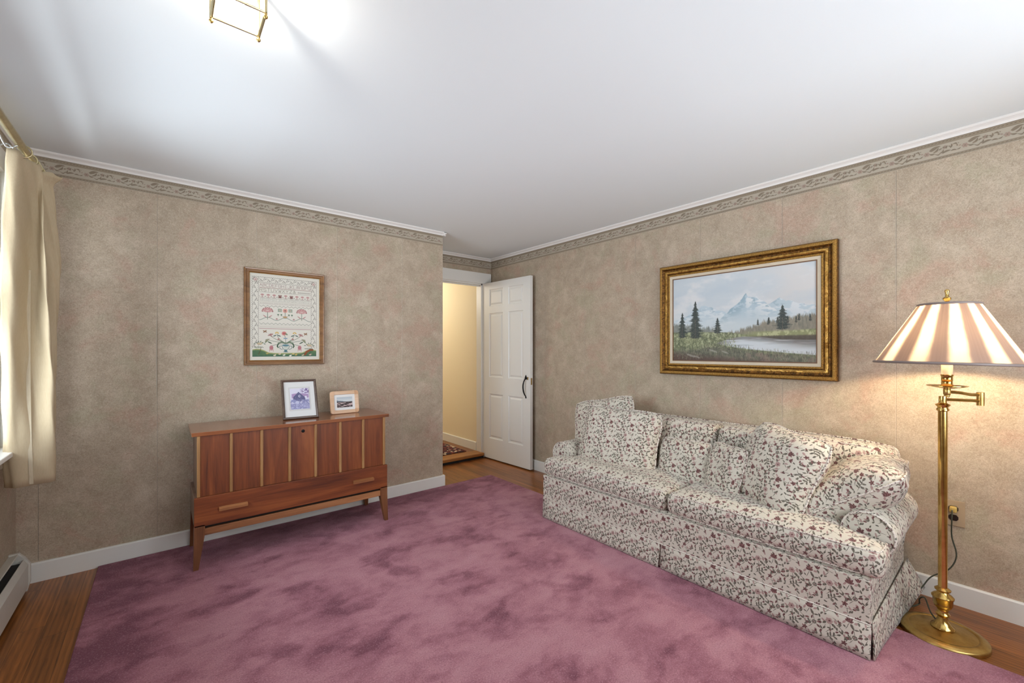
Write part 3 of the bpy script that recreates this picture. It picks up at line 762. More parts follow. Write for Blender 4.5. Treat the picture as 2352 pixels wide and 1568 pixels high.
    cv.ell(vx, .888, .022, .022, (84, 130, 138)); L((vx - .03, .900), (vx + .03, .900), 3, (84, 122, 124))
    # hills, birds, creatures
    V, U = np.meshgrid(np.linspace(0, 1, H), np.linspace(0, 1, W), indexing='ij')
    inr = (U > x0) & (U < x1)
    top = np.interp(U[0], [x0, .09, .15, .20, .26, .35, .5, .66, .74, .79, .84, .90, x1], [.872, .862, .866, .880, .905, .912, .912, .910, .905, .885, .868, .872, .88])
    m = sstep(V - top[None], 0, .004) * sstep(V, .956, .952) * inr; t = fbm(H, W, 40, 30, 3, 7)
    blend(cv.img, m, np.array((104, 138, 88)) * t[..., None] + np.array((70, 112, 84)) * (1 - t[..., None]))
    blend(cv.img, m * sstep(V - top[None], .022, .004) * .85, (206, 196, 116)); blend(cv.img, m * sstep(V, .935, .95) * .8, (72, 116, 96))
    cv.poly([(.775, .930), (.80, .900), (.85, .876), (.885, .876)], 11, (160, 84, 48)); cv.poly([(.125, .93), (.15, .88), (.155, .845)], 2, (110, 84, 56))
    for xx, yy in ((.14, .806), (.84, .822)):
        cv.ell(xx, yy, .036, .017, (216, 196, 150)); cv.ell(xx + .034 * (1 if xx < .5 else -1), yy - .012, .014, .011, (206, 184, 140)); L((xx - .03, yy + .004), (xx + .02, yy + .008), 1.6, R)
        for k in range(6): cv.ell(xx + (k - 2.5) * .026, yy - .028 + abs(k - 2.5) * .012, .015, .005, DG, .9, k * .7); cv.ell(xx + (k - 3) * .02, yy + .04, .014, .005, DG, .7, -k * .5)
    for xx, yy in ((.21, .665), (.783, .686)):
        for a in (-.7, .5, 2.4, 3.6): cv.ell(xx + .014 * math.cos(a), yy + .010 * math.sin(a), .015, .007, (150, 104, 70), 1, a)
    for xx, yy, c in ((.34, .94, (232, 216, 180)), (.47, .938, (240, 232, 214)), (.60, .925, (226, 200, 120)), (.64, .935, (220, 180, 90)), (.56, .945, (240, 236, 220)), (.74, .940, (210, 190, 150)), (.85, .935, (216, 180, 160)), (.41, .925, (224, 200, 170)), (.24, .918, (190, 170, 90))):
        cv.ell(xx, yy, .018, .010, c); cv.ell(xx + .012, yy - .008, .008, .007, c)
    g_ = cv.img.mean(-1, keepdims=True); return (cv.img * .78 + g_ * .22) * .95

def barn_img(W=110, H=138):
    V, U = np.meshgrid(np.linspace(0, 1, H), np.linspace(0, 1, W), indexing='ij')
    img = np.ones((H, W, 3)) * np.array((222, 220, 236.)); n = fbm(H, W, 14, 18, 4, 1); n2 = fbm(H, W, 30, 40, 4, 2)
    blend(img, sstep(n, .45, .6) * sstep(U, .5, .75) * sstep(V, .40, .15), (112, 84, 142))
    blend(img, sstep(V - (.22 + abs(U - .42) * .10), 0, .02) * sstep(V, .48, .46) * sstep(U, .05, .12) * sstep(U, 1.0, .95), (168, 140, 184))
    roof = .16 + abs(U - .45) * .85
    blend(img, sstep(V - roof, 0, .02) * sstep(V, .66, .62) * sstep(abs(U - .47), .33, .30), (78, 78, 122))
    blend(img, sstep(n2, .55, .65) * sstep(V - roof, 0, .05) * sstep(V, .66, .6) * sstep(abs(U - .47), .3, .25) * .7, (122, 124, 166))
    cvx = Canvas(W, H, (0, 0, 0)); cvx.img = img
    cvx.ell(.49, .38, .06, .07, (214, 214, 232)); cvx.ell(.50, .38, .03, .04, (90, 90, 132)); cvx.ell(.82, .43, .06, .06, (226, 226, 238))
    low = sstep(V, .50, .60); gr = np.array((186, 188, 222)) * n2[..., None] + np.array((104, 106, 160)) * (1 - n2[..., None])
    blend(img, low * sstep(n, .40, .52), gr); blend(img, sstep(V, .70, .76), np.array((206, 208, 234)) * n[..., None] + np.array((122, 122, 176)) * (1 - n[..., None]))
    blend(img, sstep(n2, .56, .66) * low * .7, (92, 92, 142)); blend(img, sstep(fbm(H, W, 4, 40, 3, 5), .6, .7) * low * .6, (226, 226, 242))
    cvx.ell(.36, .66, .10, .08, (206, 208, 230), .8); cvx.ell(.18, .60, .12, .10, (140, 144, 190), .8)
    return img
def moor_img(W=110, H=72):
    V, U = np.meshgrid(np.linspace(0, 1, H), np.linspace(0, 1, W), indexing='ij')
    img = np.ones((H, W, 3)) * np.array((188, 196, 202.)); n = fbm(H, W, 10, 14, 4, 4); n2 = fbm(H, W, 5, 22, 4, 6)
    blend(img, sstep(V, .1, .35), (206, 212, 214)); hill = .28 + U * .30 + (n - .5) * .06
    blend(img, sstep(V - hill, 0, .03) * sstep(U, .75, .4), (112, 120, 128)); blend(img, sstep(V, .44, .50), (70, 62, 60))
    blend(img, sstep(n2, .50, .62) * sstep(V, .48, .58), (214, 192, 190)); blend(img, sstep(n, .55, .45) * sstep(V, .78, .88), (60, 44, 44))
    return img

# ================================================================== SETTING
def structure(name, bm, mat, label, cat, parent=None, smooth=False, auto=None):
    o = link(name, bm, mat, parent, smooth, auto)
    if parent is None: tag(o, label, cat, None, 'structure')
    return o
bm = BM(); box(bm, XL - .02, XR + .02, YF - .02, YB + .02, -0.05, 0.0)
structure('floor', bm, M['floor'], 'oak strip floor showing around the mauve rug', 'floor')
bm = BM(); box(bm, XL - .1, XR + .1, YF - .1, YB + .08, ZC, ZC + .08)
structure('ceiling', bm, M['ceiling'], 'plain white plaster ceiling over the room', 'ceiling')
# left wall with the window opening
bm = BM(); T = 0.10
box(bm, XL - T, XL, YF, WY0, 0, ZC); box(bm, XL - T, XL, WY1, YA + .0, 0, ZC)
box(bm, XL - T, XL, WY0, WY1, 0, WZ0); box(bm, XL - T, XL, WY0, WY1, WZ1, ZC)
structure('wall_left', bm, M['paper'], 'papered wall on the left with the curtained window', 'wall')
# sampler wall, its return and the door wall
bm = BM()
box(bm, XL - T, XE, YA, YA + .10, 0, ZC); box(bm, XE - .10, XE, YA + .10, YB, 0, ZC)
wall_back = structure('wall_back', bm, M['paper'], 'mottled taupe papered wall behind the walnut chest', 'wall')
bm = BM()
box(bm, XE - .10, DX0, YB, YB + .08, 0, ZC); box(bm, DX1, XR + .1, YB, YB + .08, 0, ZC); box(bm, DX0, DX1, YB, YB + .08, DZ, ZC)
wall_door = structure('wall_rear', bm, M['paper'], 'short papered wall above and around the doorway', 'wall')
bm = BM(); box(bm, XR, XR + .1, YF, YB, 0, ZC)
wall_right = structure('wall_right', bm, M['paper'], 'mottled taupe papered wall behind the floral sofa', 'wall')
bm = BM()
box(bm, XL - T, RX0, YF - .1, YF, 0, ZC); box(bm, RX1, XR + .1, YF - .1, YF, 0, ZC)
box(bm, RX0, RX1, YF - .1, YF, 0, RZ0); box(bm, RX0, RX1, YF - .1, YF, RZ1, ZC)
structure('wall_front', bm, M['paper'], 'papered wall behind the photographer with an added window for fill light', 'wall')

# wallpaper border: a printed strip, built flat on the wall (parts of the walls)
BORD = [plain('border_field', (174, 164, 147), 0.6), plain('border_band', (150, 137, 117), 0.6), plain('border_leaf', (130, 117, 99), 0.6), plain('border_rose', (158, 137, 123), 0.6), plain('border_line', (122, 108, 90), 0.6)]
def border(name, parent, L, mat4, phase):
    """local x along the wall, y up from the strip's foot (height .096), z out."""
    bm = BM(); e = 0.0006; cnt = [0]
    def lift(): cnt[0] += 1; return 2.4 * e + (cnt[0] % 40) * 1.5e-5
    def rect(x0, x1, y0, y1, z, mi): quad(bm, [(x0, y0, z), (x1, y0, z), (x1, y1, z), (x0, y1, z)], mi)
    def blob(x, y, a, b, ang, mi, z=0, n=10):
        z = lift()
        ca, sa = math.cos(ang), math.sin(ang)
        if x - a < 0.002 or x + a > L - 0.002: return
        quad(bm, [(x + ca * a * math.cos(t) - sa * b * math.sin(t), y + sa * a * math.cos(t) + ca * b * math.sin(t), z) for t in [2 * PI * i / n for i in range(n)]], mi)
    def leafp(x0, y0, x1, y1, w, bend, mi):      # curved tapering leaf
        zz_ = lift(); n = 8; dx, dy = x1 - x0, y1 - y0; l = math.hypot(dx, dy); nx, ny = -dy / l, dx / l
        if min(x0, x1) < 0.004 or max(x0, x1) > L - 0.004: return
        up, dn = [], []
        for i in range(n + 1):
            t = i / n; bx, by = x0 + dx * t + nx * bend * math.sin(PI * t), y0 + dy * t + ny * bend * math.sin(PI * t); ww = 1.5 * w * math.sin(PI * min(1, t * .92 + .06)) ** .8
            up.append((bx + nx * ww, by + ny * ww, zz_)); dn.append((bx - nx * ww, by - ny * ww, zz_))
        for i in range(n): quad(bm, [up[i], up[i + 1], dn[i + 1], dn[i]], mi)
    rect(0, L, 0, .096, e, 0); rect(0, L, .074, .096, 1.4 * e, 1); rect(0, L, .002, .014, 1.4 * e, 1)
    for y in (.0755, .0925, .0025, .0125): rect(0, L, y, y + .0014, 1.8 * e, 4)
    x = .004
    while x < L - .012:
        leafp(x, .083, x + .010, .0855, .0012, 0, 4); leafp(x, .0065, x + .010, .009, .001, 0, 4); x += .013
    P = 0.1344; x = phase - P
    while x < L + P:
        cx, cy = x, .040
        for k_ in range(6): a = 2 * PI * k_ / 6; blob(cx + .0066 * math.cos(a), cy + .0066 * math.sin(a), .0048, .0038, a, 3)
        blob(cx, cy, .003, .003, 0, 2)
        # acanthus to the right of the rose
        leafp(cx + .010, .053, cx + .050, .066, .0036, .004, 2); leafp(cx + .014, .050, cx + .036, .060, .0042, .003, 2)
        leafp(cx + .024, .040, cx + .042, .060, .0028, -.005, 2); leafp(cx + .010, .038, cx + .030, .034, .0024, -.003, 2)
        leafp(cx + .030, .032, cx + .052, .036, .0018, -.010, 2); leafp(cx + .046, .030, cx + .060, .046, .0022, -.006, 2)
        leafp(cx + .045, .046, cx + .056, .052, .0018, .002, 2)
        for k_ in range(5): a = 2 * PI * k_ / 5 + .4; blob(cx + .066 + .0052 * math.cos(a), .055 + .0048 * math.sin(a), .0046, .0034, a, 3 if k_ % 2 else 2)
        leafp(cx + .056, .026, cx + .086, .034, .0030, .004, 2); leafp(cx + .076, .056, cx + .084, .048, .0014, .003, 2)
        leafp(cx + .084, .044, cx + .088, .064, .0020, -.003, 2); leafp(cx + .086, .030, cx + .106, .028, .0022, .003, 2)
        leafp(cx + .092, .060, cx + .108, .052, .0024, .006, 2); blob(cx + .108, .050, .003, .003, 0, 2)
        leafp(cx + .106, .030, cx + .120, .036, .0016, -.003, 2); blob(cx + .117, .047, .0036, .0030, .3, 3); blob(cx + .112, .060, .0022, .0018, 0, 2)
        x += P
    o = link(name, bm, BORD, parent); o.matrix_world = mat4; return o
ZB = 2.212
border('wallpaper_border', wall_back, XE - XL, basis((XL, YA, ZB), (1, 0, 0), (0, 0, 1), (0, -1, 0)), (-0.2 - XL) % .1344)
border('wallpaper_border', wall_door, XR - XE, basis((XE, YB, ZB), (1, 0, 0), (0, 0, 1), (0, -1, 0)), .05)
border('wallpaper_border', wall_right, YB - YF, basis((XR, YB, ZB), (0, -1, 0), (0, 0, 1), (-1, 0, 0)), (YB - 0.855) % .1344)
# paper seams: narrow raised laps, one of them lifting
SEAM = plain('paper_lap_edge', (196, 187, 172), 0.55)
SEAMD = plain('paper_lap_dark', (120, 108, 92), 0.7)
bm = BM()
for x, lift in ((-.025, 1), (.508, 0), (1.049, 0), (1.592, 0), (-.52, 0)):
    n = 40
    for i in range(n):
        z0, z1 = .11 + (2.21 - .11) * i / n, .11 + (2.21 - .11) * (i + 1) / n
        def hgt(z): return .0010 + (.007 * max(0, 1 - ((z - 1.22) / .27) ** 2) if lift else 0)
        def wid(z): return .0013 + (.005 * max(0, 1 - ((z - 1.22) / .27) ** 2) if lift else 0)
        a = [(x - wid(z0), YA, z0), (x, YA - hgt(z0), z0), (x, YA - hgt(z1), z1), (x - wid(z1), YA, z1)]
        quad(bm, a, 0); quad(bm, [(x, YA - hgt(z0), z0), (x + .0012, YA - .0002, z0), (x + .0012, YA - .0002, z1), (x, YA - hgt(z1), z1)], 1)
link('paper_seam', bm, [SEAM, SEAMD], wall_back)
bm = BM()
for y in (.435, .973, 1.503, 2.596, 3.123, 2.05):
    w = .0012
    quad(bm, [(XR - .0008, y + w, .11), (XR - .0008, y, .11), (XR - .0008, y, 2.21), (XR - .0008, y + w, 2.21)], 0)
    quad(bm, [(XR - .0008, y, .11), (XR - .0008, y - w, .11), (XR - .0008, y - w, 2.21), (XR - .0008, y, 2.21)], 1)
link('paper_seam', bm, [SEAM, SEAMD], wall_right)

# crown mouldings
def crown_prof(): return [(0, 0), (0, -.028), (.006, -.030), (.009, -.022), (.012, -.018), (.020, -.012), (.024, -.010), (.028, -.004), (.028, 0)]
def crown(bm, p0, p1, out):
    p0, p1, out = Vector(p0), Vector(p1), Vector(out)
    A = [bm.verts.new(p0 + out * d + Vector((0, 0, ZC - .0005 + h))) for d, h in crown_prof()]
    B = [bm.verts.new(p1 + out * d + Vector((0, 0, ZC - .0005 + h))) for d, h in crown_prof()]
    n = len(A)
    for i in range(n): bm.faces.new((A[i], A[(i + 1) % n], B[(i + 1) % n], B[i]))
    bm.faces.new(A); bm.faces.new(B)
for i, (p0, p1, out, lb) in enumerate(((( XL, YA, 0), (XE + .028, YA, 0), (0, -1, 0), 'white crown moulding along the top of the sampler wall'),
                                       ((XE, YB, 0), (XR, YB, 0), (0, -1, 0), 'short white crown moulding above the doorway'),
                                       ((XR, YB, 0), (XR, YF, 0), (-1, 0, 0), 'long white crown moulding above the landscape painting'),
                                       ((XL, YF, 0), (XL, YA, 0), (1, 0, 0), 'white crown moulding above the curtain rod'),
                                       ((XE, YA - .028, 0), (XE, YB, 0), (1, 0, 0), 'white crown moulding on the alcove return'))):
    bm = BM(); crown(bm, p0, p1, out); structure('trim_%d' % (i + 1), bm, M['crown'], lb, 'moulding')
# baseboards
def baseboard(name, prof_pts, axis, a0, a1, lb):
    bm = BM(); prism(bm, prof_pts, axis, a0, a1); structure(name, bm, M['white'], lb, 'baseboard')
bh, bt = .104, .016
baseboard('baseboard_back', [(YA, 0), (YA - bt, 0), (YA - bt, bh - .006), (YA - bt + .006, bh), (YA, bh)], 'x', XL, XE + bt, 'white baseboard below the sampler wall')
baseboard('baseboard_right', [(XR, 0), (XR - bt, 0), (XR - bt, bh - .006), (XR - bt + .006, bh), (XR, bh)], 'y', YF, YB, 'white baseboard behind sofa and lamp')
baseboard('baseboard_return', [(XE, 0), (XE + bt, 0), (XE + bt, bh), (XE, bh)], 'y', YA, YB, 'white baseboard wrapping the alcove corner')
# ------------------------------------------------------------------ doorway, door leaf, hall
bm = BM(); d = .018
box(bm, DX0 - .115, DX0, YB - d, YB, 0, DZ, .003); box(bm, DX1, DX1 + .115, YB - d, YB, 0, DZ, .003)
box(bm, DX0 - .115, DX1 + .118, YB - d - .004, YB, DZ, DZ + .125, .004)
box(bm, DX0 - .0, DX0 + .016, YB - .004, YB + .09, HZ, DZ); box(bm, DX1 - .016, DX1, YB - .004, YB + .09, HZ, DZ); box(bm, DX0, DX1, YB - .004, YB + .09, DZ - .016, DZ)
box(bm, DX0, DX1, YB + .035, YB + .05, DZ - .028, DZ - .014)
structure('trim_6', bm, M['white'], 'white door casing and head around the hall doorway', 'door casing')
# leaf: opens into the room about its right edge
leaf = empty('door_1', (DX1 + .004, YB - .022, .014), 'white six-panel door standing open against the right wall', 'door', None, 0.0, 'structure')
DW, DH, DT = .775, 2.014, .035
def door_leaf():
    bm = BM()
    # local: x along the leaf from hinge, z up, face towards -y' ; built in (u, v) then mapped
    us = [0, .108, .345, .435, .668, DW]
    vs = [0, .232, .742, .932, 1.662, 1.742, 1.935, DH]
    panels = {(1, 1), (3, 1), (1, 3), (3, 3), (1, 5), (3, 5)}
    for side in (0, 1):
        y = 0.0 if side == 0 else DT
        sgn = 1 if side == 0 else -1
        for i in range(5):
            for j in range(7):
                u0, u1, v0, v1 = us[i], us[i + 1], vs[j], vs[j + 1]
                if (i, j) in panels:
                    rings = []
                    for ins, dep in ((0, 0), (.004, .007), (.018, .010), (.034, .0035), (.036, .003)):
                        rings.append([bm.verts.new((a, y + sgn * dep, b)) for a, b in ((u0 + ins, v0 + ins), (u1 - ins, v0 + ins), (u1 - ins, v1 - ins), (u0 + ins, v1 - ins))])
                    for A, B in zip(rings, rings[1:]):
                        for q in range(4): bm.faces.new((A[q], A[(q + 1) % 4], B[(q + 1) % 4], B[q]))
                    bm.faces.new(rings[-1])
                else:
                    bm.faces.new([bm.verts.new(p) for p in ((u0, y, v0), (u1, y, v0), (u1, y, v1), (u0, y, v1))])
    for a, b in (((0, 0), (0, DH)), ((DW, 0), (DW, DH)), ((0, 0), (DW, 0)), ((0, DH), (DW, DH))):
        bm.faces.new([bm.verts.new(p) for p in ((a[0], 0, a[1]), (b[0], 0, b[1]), (b[0], DT, b[1]), (a[0], DT, a[1]))])
    bmesh.ops.remove_doubles(bm, verts=bm.verts[:], dist=1e-5)
    return bm
lf = link('door_leaf', door_leaf(), M['white'], leaf)
# the leaf's +x runs towards -Y of the room, its shown face looks towards -X
leaf.rotation_euler = (0, 0, math.radians(-90 + 3.0))
bm = BM(); hx, hz = .712, .742
pts = smoothpts([(hx, -.004, hz + .205), (hx, -.020, hz + .19), (hx, -.040, hz + .15), (hx, -.045, hz + .115), (hx, -.036, hz + .065), (hx, -.018, hz + .028), (hx, -.004, hz + .012)], 5)
tube(bm, pts, .006, 8, rfun=lambda t: .0045 + .0032 * math.sin(PI * t))
for z0, w, h in ((hz + .192, .021, .048), (hz - .004, .010, .026)):
    f = [(hx - w, z0), (hx - w * .55, z0 + .004), (hx, z0 - .004), (hx + w * .55, z0 + .004), (hx + w, z0), (hx + w * .55, z0 + h * .5), (hx, z0 + h), (hx - w * .55, z0 + h * .5)]
    prism(bm, f, 'y', -.005, 0.0)
link('door_handle', bm, M['iron'], leaf, True, 40)
bm = BM(); box(bm, hx + .020, hx + .034, -.003, 0, .93, .96); box(bm, DW - .001, DW + .0015, .008, .026, .88, .95)
link('latch', bm, M['brass_dull'], leaf)
bm = BM(); tube(bm, [(.70, DT + .002, .055), (.70, DT + .035, .055)], .006); tube(bm, [(.70, DT + .035, .055), (.70, DT + .047, .055)], .011)
link('door_stop', bm, M['dark'], leaf)
# hall
bm = BM(); box(bm, .6, DX1 + .5, YB - .0, 7.6, 0, HZ - .001)
structure('floor_hall', bm, M['floor'], 'raised oak floor of the hall beyond the doorway', 'floor')
bm = BM(); box(bm, DX0 - .05, DX1 - .002, YB - .052, YB + .10, HZ - .034, HZ, .008, 3); box(bm, DX0 - .05, DX1 - .002, YB - .030, YB - .0, 0, HZ - .034, mi=1)
SILLW = [wood('threshold_oak', (128, 80, 34), (166, 108, 52), (186, 128, 68), 'X', 0.4), M['dark']]
structure('trim_7', bm, SILLW, 'oak threshold step with rounded nosing at the doorway', 'threshold')
bm = BM(); hallx = 2.885
box(bm, hallx, hallx + .1, YB + .08, 7.6, HZ, 2.4); box(bm, .6, hallx, 7.5, 7.6, HZ, 2.4); box(bm, .6, .7, YB + .08, 7.5, HZ, 2.4); box(bm, .6, DX0 - .02, YB + .081, YB + .12, HZ, 2.4)
structure('wall_hall', bm, M['cream'], 'warm cream hall wall seen through the doorway', 'wall')
bm = BM(); box(bm, .6, DX1 + .1, YB + .08, 7.6, 2.40, 2.45); structure('ceiling_hall', bm, M['ceiling'], 'hall ceiling beyond the doorway', 'ceiling')
bm = BM(); prism(bm, [(hallx, HZ), (hallx - .014, HZ), (hallx - .014, HZ + .094), (hallx - .009, HZ + .10), (hallx, HZ + .10)], 'y', YB + .10, 7.5)
structure('baseboard_hall', bm, M['white'], 'white baseboard along the cream hall wall', 'baseboard')
bm = BM(); box(bm, 1.5, 2.765, 4.19, 5.75, HZ, HZ + .008, .003)
tag(link('hall_rug', bm, M['hallrug']), 'dark red patterned rug on the hall floor', 'rug')

# ------------------------------------------------------------------ windows
def window(idx, wall, lb):
    """wall 'L': plane x = XL, opening y; wall 'F': plane y = YF, opening x. Local frame: u along the wall, z up, w into the room."""
    if wall == 'L': u0, u1, z0, z1 = WY0, WY1, WZ0, WZ1; P = lambda u, w, z: (XL + w, u, z)
    else: u0, u1, z0, z1 = RX0, RX1, RZ0, RZ1; P = lambda u, w, z: (u, YF + w, z)
    def ubox(bm, a0, a1, w0, w1, c0, c1, bev=0.0):
        A, B = P(a0, w0, c0), P(a1, w1, c1)
        box(bm, min(A[0], B[0]), max(A[0], B[0]), min(A[1], B[1]), max(A[1], B[1]), c0, c1, bev)
    root = empty('window_%d' % idx, P((u0 + u1) / 2, 0, z0), lb, 'window', None, 0.0, 'structure')
    inv = Matrix.Translation(-Vector(root.location))
    def part(name, bm, m, par=root):
        if par is root: bmesh.ops.transform(bm, matrix=inv, verts=bm.verts[:])
        return link(name, bm, m, par)
    bm = BM(); cw, ct = .135, .022
    ubox(bm, u0 - cw, u0, 0, ct, z0, z1 + .10, .003); ubox(bm, u1, u1 + cw, 0, ct, z0, z1 + .10, .003); ubox(bm, u0, u1, 0, ct, z1, z1 + .10, .003)
    ubox(bm, u0 - cw, u1 + cw, 0, .016, z0 - .10, z0 - .024, .003)
    part('casing', bm, M['white'])
    bm = BM(); ubox(bm, u0 - cw - .02, u1 + cw + .02, -.06, .078, z0 - .022, z0, .004); part('sill', bm, M['white'])
    bm = BM()
    for a0, a1 in ((u0, u0 + .018), (u1 - .018, u1)): ubox(bm, a0, a1, -.09, -.002, z0, z1)
    ubox(bm, u0 + .018, u1 - .018, -.09, -.002, z1 - .018, z1)
    part('jamb', bm, M['jamb'])
    um, zm = (u0 + u1) / 2, (z0 + z1) / 2
    for a0, a1 in ((u0 + .018, um), (um, u1 - .018)):
        bm = BM()
        for c0, c1 in ((z0, z0 + .05), (zm - .022, zm + .022), (z1 - .063, z1 - .018)): ubox(bm, a0 + .04, a1 - .04, -.075, -.035, c0, c1)
        ubox(bm, a0, a0 + .04, -.075, -.035, z0, z1 - .018); ubox(bm, a1 - .04, a1, -.075, -.035, z0, z1 - .018)
        s = part('sash', bm, M['white'])
        bm = BM(); ubox(bm, a0 + .03, a1 - .03, -.058, -.054, z0 + .03, z1 - .05)
        bmesh.ops.transform(bm, matrix=inv, verts=bm.verts[:]); link('pane', bm, M['glass'], s)
    return root
window(1, 'L', 'white framed window behind the cream curtain, cut by the left edge')
window(2, 'F', 'unseen white framed window behind the photographer, added for fill light')  # out of view, added so that fill light can enter from behind

# ================================================================== THINGS
# ---- rug
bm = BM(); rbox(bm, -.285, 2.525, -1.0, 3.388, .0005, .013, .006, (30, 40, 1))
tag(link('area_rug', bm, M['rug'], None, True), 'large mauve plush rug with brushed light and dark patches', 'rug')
RZ = .0132

# ---- baseboard heater
t = empty('baseboard_heater', (XL, 2.2, 0), 'white enamelled baseboard heater below the window', 'heater')
def hprof(): return [(0, .02), (.060, .02), (.072, .06), (.072, .150), (.056, .180)]
bm = BM(); y0, y1 = 0.4 - 2.2, 3.285 - 2.2
prism(bm, [(.055, .03), (.068, .035), (.068, .150), (.052, .180), (.048, .176), (.062, .148)], 'y', y0, y1 - .02); link('front_cover', bm, M['heater'], t)
bm = BM(); prism(bm, [(.0, .02), (.006, .02), (.006, .196), (.034, .206), (.032, .212), (.0, .205)], 'y', y0, y1 - .02); link('back_plate', bm, M['heater'], t)
bm = BM(); prism(bm, [(.012, .05), (.046, .05), (.046, .165), (.012, .165)], 'y', y0, y1 - .03); link('fins', bm, M['dark'], t)
bm = BM(); prism(bm, [(.0, .012), (.064, .012), (.075, .06), (.075, .152), (.056, .186), (.036, .214), (.0, .214)], 'y', y1 - .022, y1, .003); link('end_cap', bm, M['heater'], t)

# ---- curtain rod, rings, curtain
RODX, RODZ = -.462, 2.118
t = empty('curtain_rod', (RODX, 2.2, RODZ), 'pale brass curtain rod above the left window', 'curtain rod')
bm = BM(); tube(bm, [(0, -1.2, 0), (0, 1.02, 0)], .016, 14); link('rod', bm, M['brass_pale'], t, True, 40)
bm = BM(); lathe(bm, [(.016, 0), (.022, .004), (.024, .016), (.014, .026), (.004, .030)], 0, 0, 16)
bmesh.ops.transform(bm, matrix=Matrix.Translation((0, 1.02, 0)) @ Matrix.Rotation(-PI / 2, 4, 'X'), verts=bm.verts[:]); link('finial', bm, M['brass_pale'], t, True, 40)
bm = BM()
for dy in (.46,):
    tube(bm, smoothpts([(XL - RODX, dy + .02, .02), (-.09, dy, .045), (-.05, dy - .02, .01), (-.03, dy + .01, -.03), (.0, dy, -.018)], 6), .0035, 6)
    tube(bm, smoothpts([(-.06, dy, -.045), (-.035, dy + .01, -.015), (-.01, dy - .01, -.035)], 6), .003, 6)
link('bracket', bm, M['steel'], t, True)
def ring_mesh():
    bm = BM(); pts = [(.026 * math.cos(a), 0, .026 * math.sin(a) - .008) for a in [2 * PI * i / 20 for i in range(20)]]
    tube(bm, pts, .0032, 6, True); return bm
ring_y = (2.745, 2.845, 2.895, 2.945, 3.005, 3.06)
r0 = link('curtain_ring', ring_mesh(), M['brass_pale'], None, True)
for i, y in enumerate(ring_y):
    r = r0 if i == 0 else r0.copy()
    if i: COL.objects.link(r)
    r.location = (RODX, y, RODZ - .002); r.rotation_euler = (0, 0, math.radians((8, 14, 10, 16, 12, 10)[i]))
    tag(r, 'thin brass curtain ring holding the cream curtain to the rod', 'curtain ring', 'curtain rings on the rod')
# curtain: plan lines at five heights, smoothly blended
LV = [
 (2.094, [(-.500, 2.705), (-.470, 2.712), (-.455, 2.780), (-.440, 2.850), (-.428, 2.880), (-.450, 2.905), (-.462, 2.950), (-.445, 2.945), (-.415, 2.955), (-.392, 2.968), (-.374, 2.985), (-.395, 3.015), (-.440, 3.03), (-.47, 3.05)]),
 (2.045, [(-.510, 2.730), (-.478, 2.735), (-.456, 2.790), (-.436, 2.850), (-.424, 2.880), (-.452, 2.915), (-.466, 2.955), (-.452, 2.955), (-.430, 2.970), (-.418, 2.985), (-.410, 2.998), (-.425, 3.020), (-.450, 3.04), (-.475, 3.06)]),
 (1.96, [(-.522, 2.770), (-.488, 2.775), (-.462, 2.870), (-.442, 2.890), (-.424, 2.866), (-.450, 2.930), (-.472, 2.965), (-.450, 2.962), (-.425, 2.965), (-.408, 2.975), (-.402, 2.990), (-.420, 3.030), (-.450, 3.05), (-.48, 3.07)]),
 (1.66, [(-.545, 2.84), (-.502, 2.835), (-.474, 2.930), (-.446, 2.935), (-.416, 2.868), (-.428, 2.935), (-.450, 2.980), (-.438, 2.980), (-.408, 2.980), (-.390, 2.990), (-.384, 3.010), (-.410, 3.06), (-.46, 3.08), (-.50, 3.09)]),
 (1.38, [(-.552, 2.88), (-.515, 2.865), (-.484, 2.935), (-.452, 2.950), (-.408, 2.890), (-.420, 2.950), (-.450, 2.990), (-.440, 2.992), (-.416, 2.995), (-.402, 3.005), (-.400, 3.025), (-.425, 3.06), (-.47, 3.09), (-.51, 3.10)]),
 (1.10, [(-.554, 2.91), (-.522, 2.890), (-.492, 2.925), (-.456, 2.950), (-.398, 2.915), (-.414, 2.968), (-.450, 3.000), (-.440, 3.000), (-.420, 3.000), (-.408, 3.012), (-.405, 3.035), (-.430, 3.07), (-.48, 3.09), (-.52, 3.10)]),
 (.70, [(-.556, 2.955), (-.535, 2.930), (-.505, 2.915), (-.455, 2.932), (-.398, 2.955), (-.405, 2.985), (-.450, 3.010), (-.445, 3.012), (-.425, 3.010), (-.412, 3.020), (-.410, 3.045), (-.440, 3.08), (-.49, 3.10), (-.53, 3.11)]),
 (.625, [(-.556, 2.962), (-.536, 2.938), (-.508, 2.919), (-.457, 2.936), (-.397, 2.958), (-.405, 2.988), (-.450, 3.012), (-.445, 3.014), (-.425, 3.012), (-.412, 3.022), (-.410, 3.046), (-.440, 3.08), (-.49, 3.10), (-.53, 3.11)]),
]
